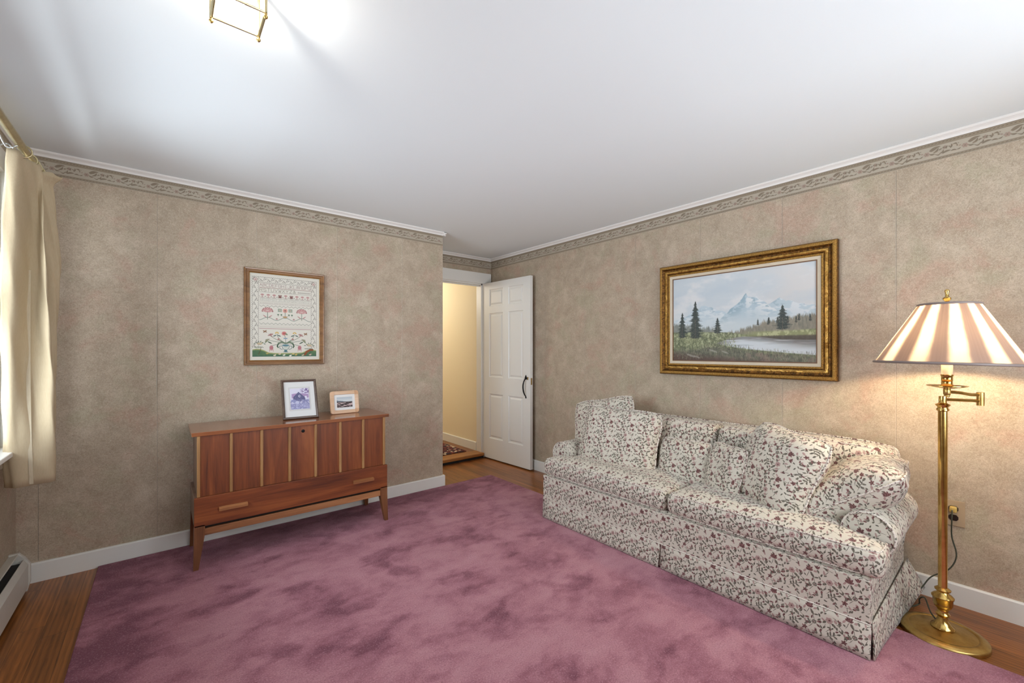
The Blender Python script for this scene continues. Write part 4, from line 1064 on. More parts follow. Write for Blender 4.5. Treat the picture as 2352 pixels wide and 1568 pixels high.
def curtain_mesh():
    bm = BM(); zs = [l[0] for l in LV]; n = len(LV[0][1])
    plans = [[(p.x, p.y) for p in smoothpts([(a, b, 0) for a, b in l[1]], 5)] for l in LV]
    plans = np.array(plans); rows = []
    zz = np.concatenate([np.linspace(2.094, 1.96, 9)[:-1], np.linspace(1.96, .70, 40)[:-1], np.linspace(.70, .625, 3)])
    for z in zz:
        i = 0
        while i < len(zs) - 2 and z < zs[i + 1]: i += 1
        t = (zs[i] - z) / (zs[i] - zs[i + 1]); t = t * t * (3 - 2 * t) if i == 0 else t
        pl = plans[i] * (1 - t) + plans[i + 1] * t
        rows.append([bm.verts.new((x + .002 * math.sin(z * 23 + j), y + .002 * math.sin(z * 17 + j * .7), z + (.006 * math.sin(j * .5) if z > 2.088 else 0))) for j, (x, y) in enumerate(pl)])
    for A, B in zip(rows, rows[1:]):
        for j in range(len(A) - 1): bm.faces.new((A[j], A[j + 1], B[j + 1], B[j]))
    return bm
cur = link('curtain', curtain_mesh(), M['curtain'], None, True)
sm = cur.modifiers.new('thick', 'SOLIDIFY'); sm.thickness = .003; sm.offset = 0
tag(cur, 'cream pinch-pleated curtain gathered at the right side of the window', 'curtain')
# stitched hem and side seam of the curtain
bm = BM()
def plan_at(z, j):
    zs = [l[0] for l in LV]; i = 0
    while i < len(zs) - 2 and z < zs[i + 1]: i += 1
    t = (zs[i] - z) / (zs[i] - zs[i + 1]); A_ = smoothpts([(a, b, 0) for a, b in LV[i][1]], 5); B_ = smoothpts([(a, b, 0) for a, b in LV[i + 1][1]], 5)
    return A_[j] * (1 - t) + B_[j] * t
pts = []
for i in range(34):
    z = .632 + i * .03; f = (z - .63) / 1.0; jj = 14 - 4.0 * f; j0 = int(jj); p_ = plan_at(z, j0) * (1 - jj + j0) + plan_at(z, j0 + 1) * (jj - j0)
    pts.append((p_.x, p_.y - .002, z))
def ribbon(bm, pts, w):
    R = [(bm.verts.new((x - w, y - .003, z)), bm.verts.new((x + w, y - .003 + w * .35, z))) for x, y, z in pts]
    for a, b in zip(R, R[1:]): bm.faces.new((a[0], a[1], b[1], b[0]))
ribbon(bm, pts, .0065)
link('side_hem', bm, cloth('hem_tape', (208, 196, 170), (186, 172, 146), .05), cur)

# ---- ceiling lantern
FX0, FX1, FY0, FY1, FZ = .106, .222, 1.345, 1.459, 2.19
fc = ((FX0 + FX1) / 2, (FY0 + FY1) / 2)
t = empty('ceiling_light', (fc[0], fc[1], ZC), 'small square brass and glass ceiling lantern, lit, cut by the top edge', 'ceiling light')
hx_, hy_ = (FX1 - FX0) / 2, (FY1 - FY0) / 2; zb = FZ - ZC
bm = BM(); box(bm, -.085, .085, -.085, .085, -.012, -.0006, .003); link('canopy', bm, M['brass_pale'], t)
bm = BM(); r = .0045
for sx in (-1, 1):
    for sy in (-1, 1): tube(bm, [(sx * hx_, sy * hy_, -.012), (sx * hx_, sy * hy_, zb)], r, 8)
    tube(bm, [(sx * hx_, -hy_, zb), (sx * hx_, hy_, zb)], r, 8); tube(bm, [(-hx_, sx * hy_, zb), (hx_, sx * hy_, zb)], r * .7, 8)
link('frame', bm, M['brass_pale'], t, True, 40)
for sx in (-1, 1):
    for sy in (-1, 1):
        bm = BM(); lathe(bm, [(.003, zb), (.0045, zb - .003), (.003, zb - .006), (.0058, zb - .010), (.005, zb - .014), (.001, zb - .018)], sx * hx_, sy * hy_, 10)
        link('finial', bm, M['brass_dull'], t, True)
for sx, sy in ((1, 0), (-1, 0), (0, 1), (0, -1)):
    bm = BM(); a = .0008
    if sx: box(bm, sx * hx_ - a, sx * hx_ + a, -hy_ + .003, hy_ - .003, zb + .003, -.014)
    else: box(bm, -hx_ + .003, hx_ - .003, sy * hy_ - a, sy * hy_ + a, zb + .003, -.014)
    link('glass_panel', bm, M['glass'], t)
bm = BM(); tube(bm, [(0, 0, -.012), (0, 0, -.045)], .013, 12); link('socket', bm, M['brass_dull'], t, True, 40)
bm = BM(); lathe(bm, [(.010, -.045), (.014, -.055), (.022, -.075), (.024, -.090), (.018, -.104), (.006, -.112), (.001, -.113)], 0, 0, 20); bulb = link('bulb', bm, M['bulb'], t, True)

# ---- sampler
def framed(name, loc, right, up, out, label, cat): 
    o = empty(name, (0, 0, 0), label, cat); o.matrix_world = basis(loc, right, up, out); return o
sw, sh = .520, .674
t = framed('framed_sampler', (.690, YA, 1.486), (1, 0, 0), (0, 0, 1), (0, -1, 0), 'framed alphabet needlework sampler hanging above the walnut chest', 'picture')
bm = BM(); frame_sweep(bm, sw, sh, [(0, .001), (0, .020), (.004, .025), (.010, .024), (.014, .018), (.022, .016), (.028, .018), (.032, .014), (.033, .009)])
link('frame', bm, M['samframe'], t)
bm = BM(); frame_sweep(bm, sw - .060, sh - .060, [(0, .012), (.002, .0145), (.004, .012), (.004, .008)]); link('gilt_edge', bm, M['gold_s'], t)
picture('needlework', sampler_img(), sw - .060, sh - .060, M['stitch'], t, .0085)

# ---- landscape painting
pw, ph = 1.128, .822
t = framed('framed_painting', (XR, 1.245, 1.482), (0, -1, 0), (0, 0, 1), (-1, 0, 0), 'mountain lake landscape painting in a wide gilt frame above the sofa', 'painting')
bm = BM(); frame_sweep(bm, pw, ph, [(0, .001), (0, .030), (.004, .036)], 2); frame_sweep(bm, pw, ph, [(.004, .036), (.010, .042), (.018, .043), (.024, .040)], 0)
frame_sweep(bm, pw, ph, [(.024, .040), (.028, .034), (.036, .026), (.042, .026)], 2); frame_sweep(bm, pw, ph, [(.042, .026), (.047, .032), (.056, .033), (.062, .029)], 1)
frame_sweep(bm, pw, ph, [(.062, .029), (.066, .025), (.070, .027)], 2); frame_sweep(bm, pw, ph, [(.070, .027), (.075, .029), (.081, .027), (.084, .020)], 0)
link('frame', bm, [M['gold'], M['gold_s'], M['gold_d']], t)
bm = BM(); frame_sweep(bm, pw - .160, ph - .160, [(0, .020), (.002, .024), (.021, .021), (.022, .018)]); link('liner', bm, M['linen'], t)
bm = BM(); frame_sweep(bm, pw - .202, ph - .202, [(0, .019), (.001, .022), (.006, .022), (.007, .016)]); link('lip', bm, M['brownlip'], t)
picture('canvas', landscape(), pw - .212, ph - .212, M['oil'], t, .0175)

# ---- walnut chest
t = empty('walnut_chest', (.70, 3.17, RZ), 'low walnut hope chest with slatted front and one long drawer', 'chest')
zo = -RZ
CX0, CX1, CY0, CY1 = .137 - .70, 1.268 - .70, 2.966 - 3.17, 3.372 - 3.17
bm = BM(); box(bm, CX0, CX1, CY0 + .016, CY1, .250 + zo, .415 + zo, .002); link('drawer_case', bm, M['side'], t)
d_ = BM(); box(d_, CX0, CX1, CY0, CY0 + .018, .252 + zo, .417 + zo, .002); drw = link('drawer', d_, M['wal_h'], t)
for xa, xb in ((.252 - .70, .394 - .70), (1.020 - .70, 1.163 - .70)):
    bm = BM(); prism(bm, [(CY0, .322 + zo), (CY0 - .020, .326 + zo), (CY0 - .022, .340 + zo), (CY0 - .006, .347 + zo), (CY0, .347 + zo)], 'x', xa, xb, .001); link('drawer_pull', bm, M['oak_h'], drw)
UX0, UX1, UY0 = .152 - .70, 1.252 - .70, CY0 + .014
bm = BM(); box(bm, UX0, UX1, UY0 + .008, CY1 - .002, .4155 + zo, .764 + zo, .001); link('carcass', bm, M['side'], t)
xs = [.158, .313, .470, .625, .780, .938, 1.095, 1.247]
for a, b in zip(xs, xs[1:]):
    bm = BM(); box(bm, a - .70 + .0075, b - .70 - .0075, UY0 + .002, UY0 + .012, .418 + zo, .7635 + zo); link('front_panel', bm, M['wal_v'], t)
for a in xs:
    bm = BM(); box(bm, a - .70 - .0075, a - .70 + .0075, UY0 - .010, UY0 + .012, .418 + zo, .7638 + zo, .003, 3); link('slat', bm, M['oak_v'], t)
bm = BM(); box(bm, .126 - .70, 1.282 - .70, CY0 + .002, CY1 + .004, .7642 + zo, .786 + zo, .002); link('lid', bm, M['wal_top'], t)
bm = BM(); lathe(bm, [(.010, 0), (.010, .004), (.006, .006), (.0055, .003)], 0, 0, 18)
bmesh.ops.transform(bm, matrix=Matrix.Translation((.704 - .70, UY0 + .003, .728 + zo)) @ Matrix.Rotation(PI / 2, 4, 'X'), verts=bm.verts[:]); link('lock', bm, M['iron'], t, True, 30)
bm = BM()
box(bm, CX0 + .014, CX1 - .014, CY0 + .008, CY0 + .028, .196 + zo, .236 + zo, .002); box(bm, CX0 + .014, CX1 - .014, CY1 - .028, CY1 - .008, .196 + zo, .236 + zo, .002)
box(bm, CX0 + .008, CX0 + .026, CY0 + .02, CY1 - .02, .196 + zo, .236 + zo); box(bm, CX1 - .026, CX1 - .008, CY0 + .02, CY1 - .02, .196 + zo, .236 + zo)
link('rail', bm, M['oak_h'], t)
bm = BM(); box(bm, CX0 + .03, CX1 - .03, CY0 + .03, CY1 - .03, .230 + zo, .2505 + zo); link('bottom_panel', bm, M['dark'], t)
for sx in (0, 1):
    for sy in (0, 1):
        bm = BM(); xo = CX0 if sx == 0 else CX1; yo = CY0 if sy == 0 else CY1; ix = 1 if sx == 0 else -1; iy = 1 if sy == 0 else -1
        rings = []
        for z, w, o_ in ((.246, .050, .0), (.195, .050, .0), (.0, .024, -.004)):
            rings.append([bm.verts.new(p) for p in ((xo + ix * o_, yo + iy * o_, z), (xo + ix * (o_ + w), yo + iy * o_, z), (xo + ix * (o_ + w), yo + iy * (o_ + w), z), (xo + ix * o_, yo + iy * (o_ + w), z))])
        for A, B in zip(rings, rings[1:]):
            for q in range(4): bm.faces.new((A[q], A[(q + 1) % 4], B[(q + 1) % 4], B[q]))
        bm.faces.new(rings[0]); bm.faces.new(rings[-1])
        link('leg', bm, M['leg'], t)

# ---- two photo frames on the chest
def lean(loc, yaw, tilt):
    """origin at the frame's lower edge; right, up, out axes."""
    right = Vector((math.cos(yaw), math.sin(yaw), 0)); back = Vector((-math.sin(yaw), math.cos(yaw), 0))
    up = Vector((0, 0, 1)) * math.cos(tilt) + back * math.sin(tilt); out = right.cross(up)
    return basis(loc, right, up, out)
TOPZ = .7868
t = empty('photo_frame', (0, 0, 0), 'dark wood photo frame with a purple barn print on the chest', 'photo frame')
t.matrix_world = lean((.728, 3.128, TOPZ), math.radians(-4.0), math.radians(24)); fw, fh = .222, .283
def sub(bm, dy): bmesh.ops.translate(bm, verts=bm.verts[:], vec=(0, dy, 0)); return bm
bm = BM(); frame_sweep(bm, fw, fh, [(.012, -.006), (0, -.006), (0, .004), (.003, .009), (.008, .010), (.013, .007), (.016, .003), (.016, 0)]); link('frame', sub(bm, fh / 2), M['darkframe'], t)
bm = BM(); box(bm, -fw / 2 + .012, fw / 2 - .012, -fh / 2 + .012, fh / 2 - .012, -.005, -.001); link('mount', sub(bm, fh / 2), M['mat'], t)
bm = BM(); frame_sweep(bm, .134, .168, [(0, 0), (.001, .0002)]); frame_sweep(bm, .126, .160, [(0, 0), (.001, .0002)]); link('mount_line', sub(bm, fh / 2 + .002), M['matline'], t)
p = picture('print', barn_img(), .118, .150, M['print'], t, .0003); p.location = (0, fh / 2 + .002, 0)
bm = BM(); box(bm, -fw / 2 + .015, fw / 2 - .015, -fh / 2 + .015, fh / 2 - .015, .0016, .0024); link('glazing', sub(bm, fh / 2), M['picglass'], t)
def easel(T, top, w, reach):
    T = math.radians(T); yf = (.004 + reach * math.sin(T)) / math.cos(T)
    bm = BM(); prism(bm, [(top, -.0065), (top, -.011), (yf, -reach), (yf, -reach + .006)], 'x', -w, w); return bm
bm = easel(24, .20, .03, .085); link('easel_back', bm, M['dark'], t)
t = empty('photo_frame', (0, 0, 0), 'small pale wood photo frame with rounded corners and a moor view on the chest', 'photo frame')
t.matrix_world = lean((1.040, 3.190, TOPZ), math.radians(0.0), math.radians(9)); fw, fh = .206, .166
def rrect(w, h, r, n=6):
    out = []
    for cx, cy, a0 in ((w / 2 - r, h / 2 - r, 0), (-w / 2 + r, h / 2 - r, 90), (-w / 2 + r, -h / 2 + r, 180), (w / 2 - r, -h / 2 + r, 270)):
        for i in range(n + 1): a = math.radians(a0 + 90 * i / n); out.append((cx + r * math.cos(a), cy + r * math.sin(a)))
    return out
bm = BM(); rings = []
for w_, h_, r_, z in ((fw, fh, .018, -.006), (fw, fh, .018, .004), (fw - .006, fh - .006, .016, .007), (fw - .054, fh - .050, .002, .006), (fw - .058, fh - .054, .001, .001)):
    rings.append([bm.verts.new((a, b, z)) for a, b in rrect(w_, h_, r_)])
for A, B in zip(rings, rings[1:]):
    for q in range(len(A)): bm.faces.new((A[q], A[(q + 1) % len(A)], B[(q + 1) % len(A)], B[q]))
bm.faces.new(rings[0]); link('frame', sub(bm, fh / 2), M['paleframe'], t)
for sx in (-1, 1):
    for sy in (-1, 1):
        bm = BM()
        pts = [(p_[0], p_[1]) for p_ in rrect(fw - .005, fh - .005, .0165) if p_[0] * sx > 0 and p_[1] * sy > 0]
        xi, yi = sx * (fw / 2 - .030), sy * (fh / 2 - .030)
        if sx * sy > 0: pts = [(xi, sy * (fh / 2 - .0025))][:0] + pts
        pl = pts + ([(xi, pts[-1][1]), (xi, yi), (pts[0][0], yi)] if (sx * sy > 0) else [(pts[-1][0], yi), (xi, yi), (xi, pts[0][1])])
        prism(bm, pl, 'z', .0066, .0080)
        link('corner_inlay', sub(bm, fh / 2), M['paleinlay'], t)
bm = BM(); box(bm, -fw / 2 + .026, fw / 2 - .026, -fh / 2 + .024, fh / 2 - .024, -.004, .0015); link('mount', sub(bm, fh / 2), M['mat'], t)
p = picture('print', moor_img(), .112, .076, M['print'], t, .0022); p.location = (-.001, fh / 2, 0)
bm = easel(9, .115, .022, .060); link('easel_back', bm, M['dark'], t)

# ---- sofa
SX, SY = 2.58, 1.33
t = empty('floral_sofa', (SX, SY, RZ), 'two-cushion floral upholstered sofa with rolled arms and skirt', 'sofa')
inv = Matrix.Translation((-SX, -SY, -RZ))
def spart(name, bm, mat=None, par=None, smooth=True, auto=None):
    bmesh.ops.transform(bm, matrix=inv, verts=bm.verts[:]); return link(name, bm, mat or M['floral'], par or t, smooth, auto)
bm = BM(); rbox(bm, 2.200, 2.965, .395, 2.272, .10, .335, .02, (8, 16, 3)); spart('base', bm)
# back
bm = BM(); rbox(bm, 2.80, 2.975, .408, 2.275, .12, .752, .045, (3, 16, 6), (0, 0, 0, 0, 0, .012)); back = spart('back_frame', bm)
for y0, y1 in ((.425, 1.232), (1.240, 2.24)):
    bm = BM(); rbox(bm, 2.685, 2.86, y0, y1, .42, .772, .045, (3, 12, 8), (.045, 0, 0, 0, 0, .012)); cu = spart('back_cushion', bm)
    bm = BM(); yy0, yy1, xx = y0 + .012, y1 - .012, 2.70
    tube(bm, smoothpts([(xx, yy0, .46), (xx, yy0, .72), (xx + .004, yy0 + .02, .757), (xx + .006, (yy0 + yy1) / 2, .766), (xx + .004, yy1 - .02, .757), (xx, yy1, .72), (xx, yy1, .46)], 8), .0042, 6)
    spart('piping', bm, M['piping'], cu)
bm = BM(); tube(bm, smoothpts([(2.93, .409, .45), (2.93, .409, .69), (2.93, .419, .736), (2.93, .458, .753), (2.93, 1.33, .764), (2.93, 2.225, .753), (2.93, 2.264, .736), (2.93, 2.274, .69)], 10), .0045, 6); spart('piping', bm, M['piping'], back)
# seat cushions, T-shaped in plan
def seat(poly, zt, zb_):
    bm = BM(); vs = [bm.verts.new((x, y, zb_)) for x, y in poly]; f = bm.faces.new(vs)
    r = bmesh.ops.extrude_face_region(bm, geom=[f]); up = [g for g in r['geom'] if isinstance(g, bmesh.types.BMVert)]
    bmesh.ops.translate(bm, verts=up, vec=(0, 0, zt - zb_))
    bm.faces.ensure_lookup_table(); bmesh.ops.bevel(bm, geom=bm.edges[:], offset=.038, segments=5, profile=.5, affect='EDGES')
    bmesh.ops.triangulate(bm, faces=[f for f in bm.faces if len(f.verts) > 4])
    # crown: subdivide the top and swell it
    for _ in range(4):
        es = [e for e in bm.edges if e.calc_length() > .11]
        if not es: break
        bmesh.ops.subdivide_edges(bm, edges=es, cuts=1); bmesh.ops.triangulate(bm, faces=[f for f in bm.faces if len(f.verts) > 4])
    xs = [p[0] for p in poly]; ys = [p[1] for p in poly]
    for v in bm.verts:
        a = (v.co.x - min(xs)) / (max(xs) - min(xs)); b = (v.co.y - min(ys)) / (max(ys) - min(ys))
        w = max(0, min(1, 6 * min(a, .55))) * max(0, min(1, 5 * min(b, 1 - b))); w = w * w * (3 - 2 * w)
        if v.co.z > (zt + zb_) / 2: v.co.z += .022 * w
        bw = max(0, 1 - abs((v.co.z - (zt + zb_) / 2) / ((zt - zb_) / 2)) ** 2)
        if a < .12: v.co.x -= .012 * bw
    return bm
XF, XA, XBk = 2.192, 2.352, 2.74
for poly in ([(XF, .352), (XF, 1.288), (XBk, 1.288), (XBk, .525), (XA, .525), (XA, .352)], [(XF, 1.296), (XF, 2.285), (XA, 2.285), (XA, 2.135), (XBk, 2.135), (XBk, 1.296)]):
    cu = spart('seat_cushion', seat(poly, .452, .328), auto=None)
    ya, yb = min(p[1] for p in poly), max(p[1] for p in poly)
    for z in (.340, .442):
        o1 = .013; f1, f2 = (1, -1) if ya < 1 else (-1, 1); e1, e2 = (ya, yb) if ya < 1 else (yb, ya)
        bm = BM(); tube(bm, smoothpts([(XA - .02, e1 + f1 * o1, z), (XF + .05, e1 + f1 * o1, z), (XF + .020, e1 + f1 * .020, z), (XF + .011, e1 + f1 * .05, z), (XF + .003, (ya + yb) / 2, z), (XF + .011, e2 + f2 * .05, z), (XF + .020, e2 + f2 * .020, z), (XF + .06, e2 + f2 * .012, z)], 8), .0042, 6)
        spart('piping', bm, M['piping'], cu)
# rolled arms
for cy, sgn in ((.434, -1), (2.262, 1)):
    prof = []
    R_, zc = .098, .452
    for i in range(21):
        a = math.radians(-35 + 250 * i / 20) if sgn > 0 else math.radians(215 - 250 * i / 20)
        prof.append((cy + R_ * math.cos(a), zc + R_ * .98 * math.sin(a)))
    inner = cy - sgn * .075; outer = cy + sgn * (-.028 if sgn < 0 else .0)
    ob = .396 if sgn < 0 else 2.272; ib = .50 if sgn < 0 else 2.16
    if sgn > 0: poly = [(ob, .335), (ob, .13)][:1] + prof + [(ib, .34), (ib, .13), (ob, .13)]
    else: poly = [(ob, .335)] + prof + [(ib, .34), (ib, .13), (ob, .13)]
    bm = BM(); prism(bm, poly, 'x', 2.365, 2.93, .014, 3); arm = spart('arm', bm, auto=55)
    bm = BM(); fp = [(2.3655, cy + (R_ - .006) * math.cos(math.radians(q)), zc + (R_ - .006) * math.sin(math.radians(q))) for q in range(-50, 231, 14)]
    tube(bm, fp, .0045, 6); spart('piping', bm, M['piping'], arm)
# skirt: flared panels with pleats at the middle and the corners
def sheet(bm, top, bot, nz=4, th=.008, wav=0.0):
    rows = []
    for j in range(nz + 1):
        f = j / nz
        rows.append([bm.verts.new(Vector(a).lerp(Vector(b), f) + Vector((wav * math.sin(i * 1.7) * f, 0, 0))) for i, (a, b) in enumerate(zip(top, bot))])
    for A, B in zip(rows, rows[1:]):
        for i in range(len(A) - 1): bm.faces.new((A[i], A[i + 1], B[i + 1], B[i]))
def span(p, q, n): return [tuple(np.array(p) + (np.array(q) - np.array(p)) * i / n) for i in range(n + 1)]
ZT, ZL = .150, .016
for (ta, tb, ba, bb) in (((2.187, .388, ZT), (2.187, 1.316, ZT), (2.174, .390, ZL), (2.177, 1.312, ZL)), ((2.187, 1.320, ZT), (2.187, 2.280, ZT), (2.177, 1.330, ZL), (2.178, 2.278, ZL))):
    bm = BM(); sheet(bm, span(ta, tb, 16), span(ba, bb, 16), 5, wav=.0018); s = spart('skirt_panel', bm)
    m_ = s.modifiers.new('thick', 'SOLIDIFY'); m_.thickness = .006; m_.offset = 0
bm = BM(); top = span((2.205, .388, ZT + .004), (2.965, .384, ZT + .028), 12); bot = [(x + (.004 if i == 0 else 0), .380 - .058 * (i / 12) ** 1.6, ZL + .030 * max(0, (i / 12 - .5) * 2) ** 1.5) for i, (x, _, _) in enumerate(span((2.180, .38, ZL), (2.985, .33, ZL), 12))]
sheet(bm, top, bot, 5); s = spart('skirt_panel', bm); m_ = s.modifiers.new('thick', 'SOLIDIFY'); m_.thickness = .006; m_.offset = 0
bm = BM(); sheet(bm, span((2.205, 2.276, ZT), (2.965, 2.276, ZT), 12), span((2.185, 2.280, ZL), (2.975, 2.300, ZL), 12), 5); s = spart('skirt_panel', bm); m_ = s.modifiers.new('thick', 'SOLIDIFY'); m_.thickness = .006; m_.offset = 0
for q_ in ((2.192, 2.198, 1.285, 1.355), (2.192, 2.198, .398, .43)):
    bm = BM(); box(bm, *q_, .02, .15); spart('pleat_lining', bm, None, None, False)
bm = BM(); tube(bm, [(2.1845, .390, ZT + .001), (2.1842, 1.33, ZT + .001), (2.1845, 2.280, ZT + .001)], .0024, 6); spart('skirt_seam', bm, plain('seam_welt', (226, 219, 208), .85))
# front face of the base, closing the gap down to the skirt
bm = BM(); box(bm, 2.184, 2.215, .390, 2.279, .148, .326, .004); spart('front_panel', bm, None, None, False)

# ---- scatter cushions on the sofa
def pillow(label, c, right, up, w, h, thick, puck=.92, seed=0):
    """c centre; right/up edge directions (orthonormalised); pointed corners, full middle."""
    r_ = Vector(right).normalized(); u_ = Vector(up); u_ = (u_ - r_ * u_.dot(r_)).normalized(); n_ = r_.cross(u_)
    root = bpy.data.objects.new('throw_pillow', None)
    N = 22; bm = BM(); grid = {}
    q = random.Random(seed)
    ph = [q.random() * 6 for _ in range(4)]
    for side in (1, -1):
        for i in range(N + 1):
            for j in range(N + 1):
                a, b = -1 + 2 * i / N, -1 + 2 * j / N
                # outline pulled in along the edge middles
                ox = a * w / 2 * math.sqrt(1 - .10 * b ** 4) * (1 - .018 * math.cos(b * PI * 1.5)); oy = b * h / 2 * math.sqrt(1 - .10 * a ** 4) * (1 - .018 * math.cos(a * PI * 1.5))
                tt = ((1 - a ** 4) * (1 - b ** 4)) ** .62 * .72 + ((1 - a * a) * (1 - b * b)) ** .5 * .28
                z = side * thick / 2 * tt * (1 + .05 * math.sin(a * 2.3 + ph[0]) * math.sin(b * 2.1 + ph[1]))
                z += .006 * tt * math.sin(a * 5 + ph[2]) * math.sin(b * 4 + ph[3])
                if i in (0, N) or j in (0, N): key = (i, j, 0)
                else: key = (i, j, side)
                if key not in grid: grid[key] = bm.verts.new((ox, oy, z))
    def g(i, j, s): return grid.get((i, j, s)) or grid[(i, j, 0)]
    for side in (1, -1):
        for i in range(N):
            for j in range(N):
                bm.faces.new((g(i, j, side), g(i + 1, j, side), g(i + 1, j + 1, side), g(i, j + 1, side)))
    edge = [(i, 0) for i in range(N)] + [(N, j) for j in range(N)] + [(i, N) for i in range(N, 0, -1)] + [(0, j) for j in range(N, 0, -1)]
    epts = [grid[(i, j, 0)].co.copy() for i, j in edge]
    o = link('throw_pillow', bm, M['floral'], None, True); bpy.data.objects.remove(root)
    o.matrix_world = basis(c, r_, u_, n_)
    bm = BM(); tube(bm, epts, .0048, 6, True); link('piping', bm, M['piping'], o, True)
    return tag(o, label, 'cushion', 'floral throw pillows on the sofa')
PILLOWS = [
 ('large floral pillow behind another at the left arm, standing highest', (2.660, 2.100, .640), (.10, -1, .20), (.30, .03, 1), .54, .47, .15),
 ('large floral pillow leaning in front of another beside the left arm', (2.510, 1.850, .612), (.10, -1, -.02), (.34, .0, 1), .60, .45, .16),
 ('small floral pillow leaning just right of the large left pair', (2.560, 1.385, .535), (-.05, -1, .03), (.30, .0, 1), .35, .29, .10),
 ('small floral pillow turned sideways in the middle of the sofa', (2.495, 1.100, .550), (-.50, -.86, .02), (.26, -.15, 1), .29, .31, .10),
 ('large floral pillow standing edge-on right of the small pillows', (2.505, .835, .612), (-.50, -.86, -.10), (.38, -.26, 1), .46, .46, .22),
 ('large floral pillow lying tilted over the right arm', (2.615, .560, .556), (.08, -.76, .54), (.98, .10, .0), .53, .48, .23),
]
for i, (lb, c, rr, uu, w, h, th) in enumerate(PILLOWS): pillow(lb, c, rr, uu, w, h, th, .93, i)

# ---- floor lamp
LX, LY = 2.638, .227
t = empty('floor_lamp', (LX, LY, 0), 'brass swing-arm floor lamp with pleated shade, lit, beside the sofa', 'lamp')
bm = BM(); lathe(bm, [(.142, 0.0005), (.144, .010), (.142, .018), (.139, .021), (.134, .022), (.132, .025), (.125, .026), (.121, .028), (.112, .029), (.108, .026), (.104, .027), (.080, .030), (.045, .035), (.030, .040)], 0, 0, 56); link('base', bm, M['brass_dull'], t, True, 50)
bm = BM(); lathe(bm, [(.036, .036), (.040, .040), (.038, .046), (.028, .054), (.019, .070), (.016, .085), (.022, .092), (.024, .098), (.020, .104), (.017, .112), (.019, .120), (.027, .128), (.032, .140), (.033, .165), (.036, .168), (.037, .174), (.030, .182), (.021, .188), (.018, .194), (.026, .200), (.027, .205), (.020, .211), (.016, .214)], 0, 0, 32); link('column_foot', bm, M['brass'], t, True, 50)
bm = BM(); lathe(bm, [(.0155, .212), (.0155, .985)], 0, 0, 24); link('pole', bm, M['brass'], t, True, 50)
bm = BM(); lathe(bm, [(.016, .984), (.021, .988), (.021, .994), (.017, .999), (.018, 1.004), (.024, 1.010), (.025, 1.014), (.016, 1.018), (.013, 1.022), (.013, 1.050)], 0, 0, 28); link('collar', bm, M['brass'], t, True, 50)
HX, HY = .012, -.012                     # head axis, nearly above the pole
ex, ey = .135, -.105                     # elbow of the swing arm
bm = BM(); tube(bm, [(0, 0, 1.036), (ex, ey, 1.028)], .0068, 12); link('lower_arm', bm, M['brass'], t, True, 50)
bm = BM(); tube(bm, [(ex, ey, 1.008), (ex, ey, 1.066)], .0125, 16); link('elbow', bm, M['brass_dull'], t, True, 50)
bm = BM(); tube(bm, smoothpts([(ex, ey, 1.056), (ex * .75, ey * .75, 1.056), (ex * .45, ey * .5, 1.064), (HX, HY, 1.070)], 6), .0068, 12); link('upper_arm', bm, M['brass'], t, True, 50)
bm = BM(); lathe(bm, [(.006, 1.046), (.010, 1.050), (.009, 1.054), (.012, 1.058), (.0125, 1.080), (.010, 1.084)], HX, HY, 18); link('swivel', bm, M['brass_dull'], t, True, 50)
bm = BM(); lathe(bm, [(.010, 1.083), (.030, 1.086), (.058, 1.092), (.066, 1.095), (.066, 1.097), (.055, 1.094), (.022, 1.092)], HX, HY, 40); link('drip_pan', bm, M['brass'], t, True, 50)
bm = BM(); lathe(bm, [(.020, 1.092), (.022, 1.098), (.018, 1.104), (.0185, 1.118), (.0195, 1.120), (.0185, 1.122), (.0185, 1.136), (.021, 1.140), (.021, 1.144), (.018, 1.146)], HX, HY, 28); link('candle_cup', bm, M['brass'], t, True, 50)
bm = BM(); lathe(bm, [(.0185, 1.145), (.0185, 1.222), (.010, 1.224)], HX, HY, 24); link('candle_sleeve', bm, M['candle'], t, True, 50)
bm = BM(); lathe(bm, [(.012, 1.224), (.014, 1.234), (.026, 1.262), (.030, 1.284), (.024, 1.308), (.010, 1.320), (.001, 1.322)], HX, HY, 20); lbulb = link('bulb', bm, M['bulb_warm'], t, True)
bm = BM()
tube(bm, smoothpts([(HX - .022, HY, 1.222), (HX - .045, HY, 1.30), (HX - .040, HY, 1.38), (HX, HY, 1.452), (HX + .040, HY, 1.38), (HX + .045, HY, 1.30), (HX + .022, HY, 1.222)], 6), .0018, 6); link('harp', bm, M['brass'], t, True)
sh_e = empty('lamp_shade', (HX, HY, 1.19)); sh_e.parent = t; sh_e.rotation_euler = (math.radians(1.0), math.radians(1.2), 0)
# shade: coolie with twelve gently scooped panels
bm = BM(); rows = []; NS = 144
for j in range(9):
    f = j / 8; rr = .243 + (.098 - .243) * f; z = .262 * f
    rows.append([bm.verts.new(((rr + .0012 * math.sin(i * 2 * PI / 6)) * math.cos(2 * PI * i / NS), (rr + .0012 * math.sin(i * 2 * PI / 6)) * math.sin(2 * PI * i / NS), z)) for i in range(NS)])
for A, B in zip(rows, rows[1:]):
    for i in range(NS): bm.faces.new((A[i], A[(i + 1) % NS], B[(i + 1) % NS], B[i]))
link('fabric', bm, M['shade'], sh_e, True)
bm = BM()
for rr, z in ((.2435, .0035), (.0985, .2595)): tube(bm, [(rr * math.cos(2 * PI * i / 60), rr * math.sin(2 * PI * i / 60), z) for i in range(60)], .0056, 8, True)
link('trim', bm, M['shade_trim'], sh_e, True)
bm = BM()
for a in (0, 2 * PI / 3, 4 * PI / 3): tube(bm, [(.008 * math.cos(a), .008 * math.sin(a), .262), (.097 * math.cos(a), .097 * math.sin(a), .258)], .0016, 6)
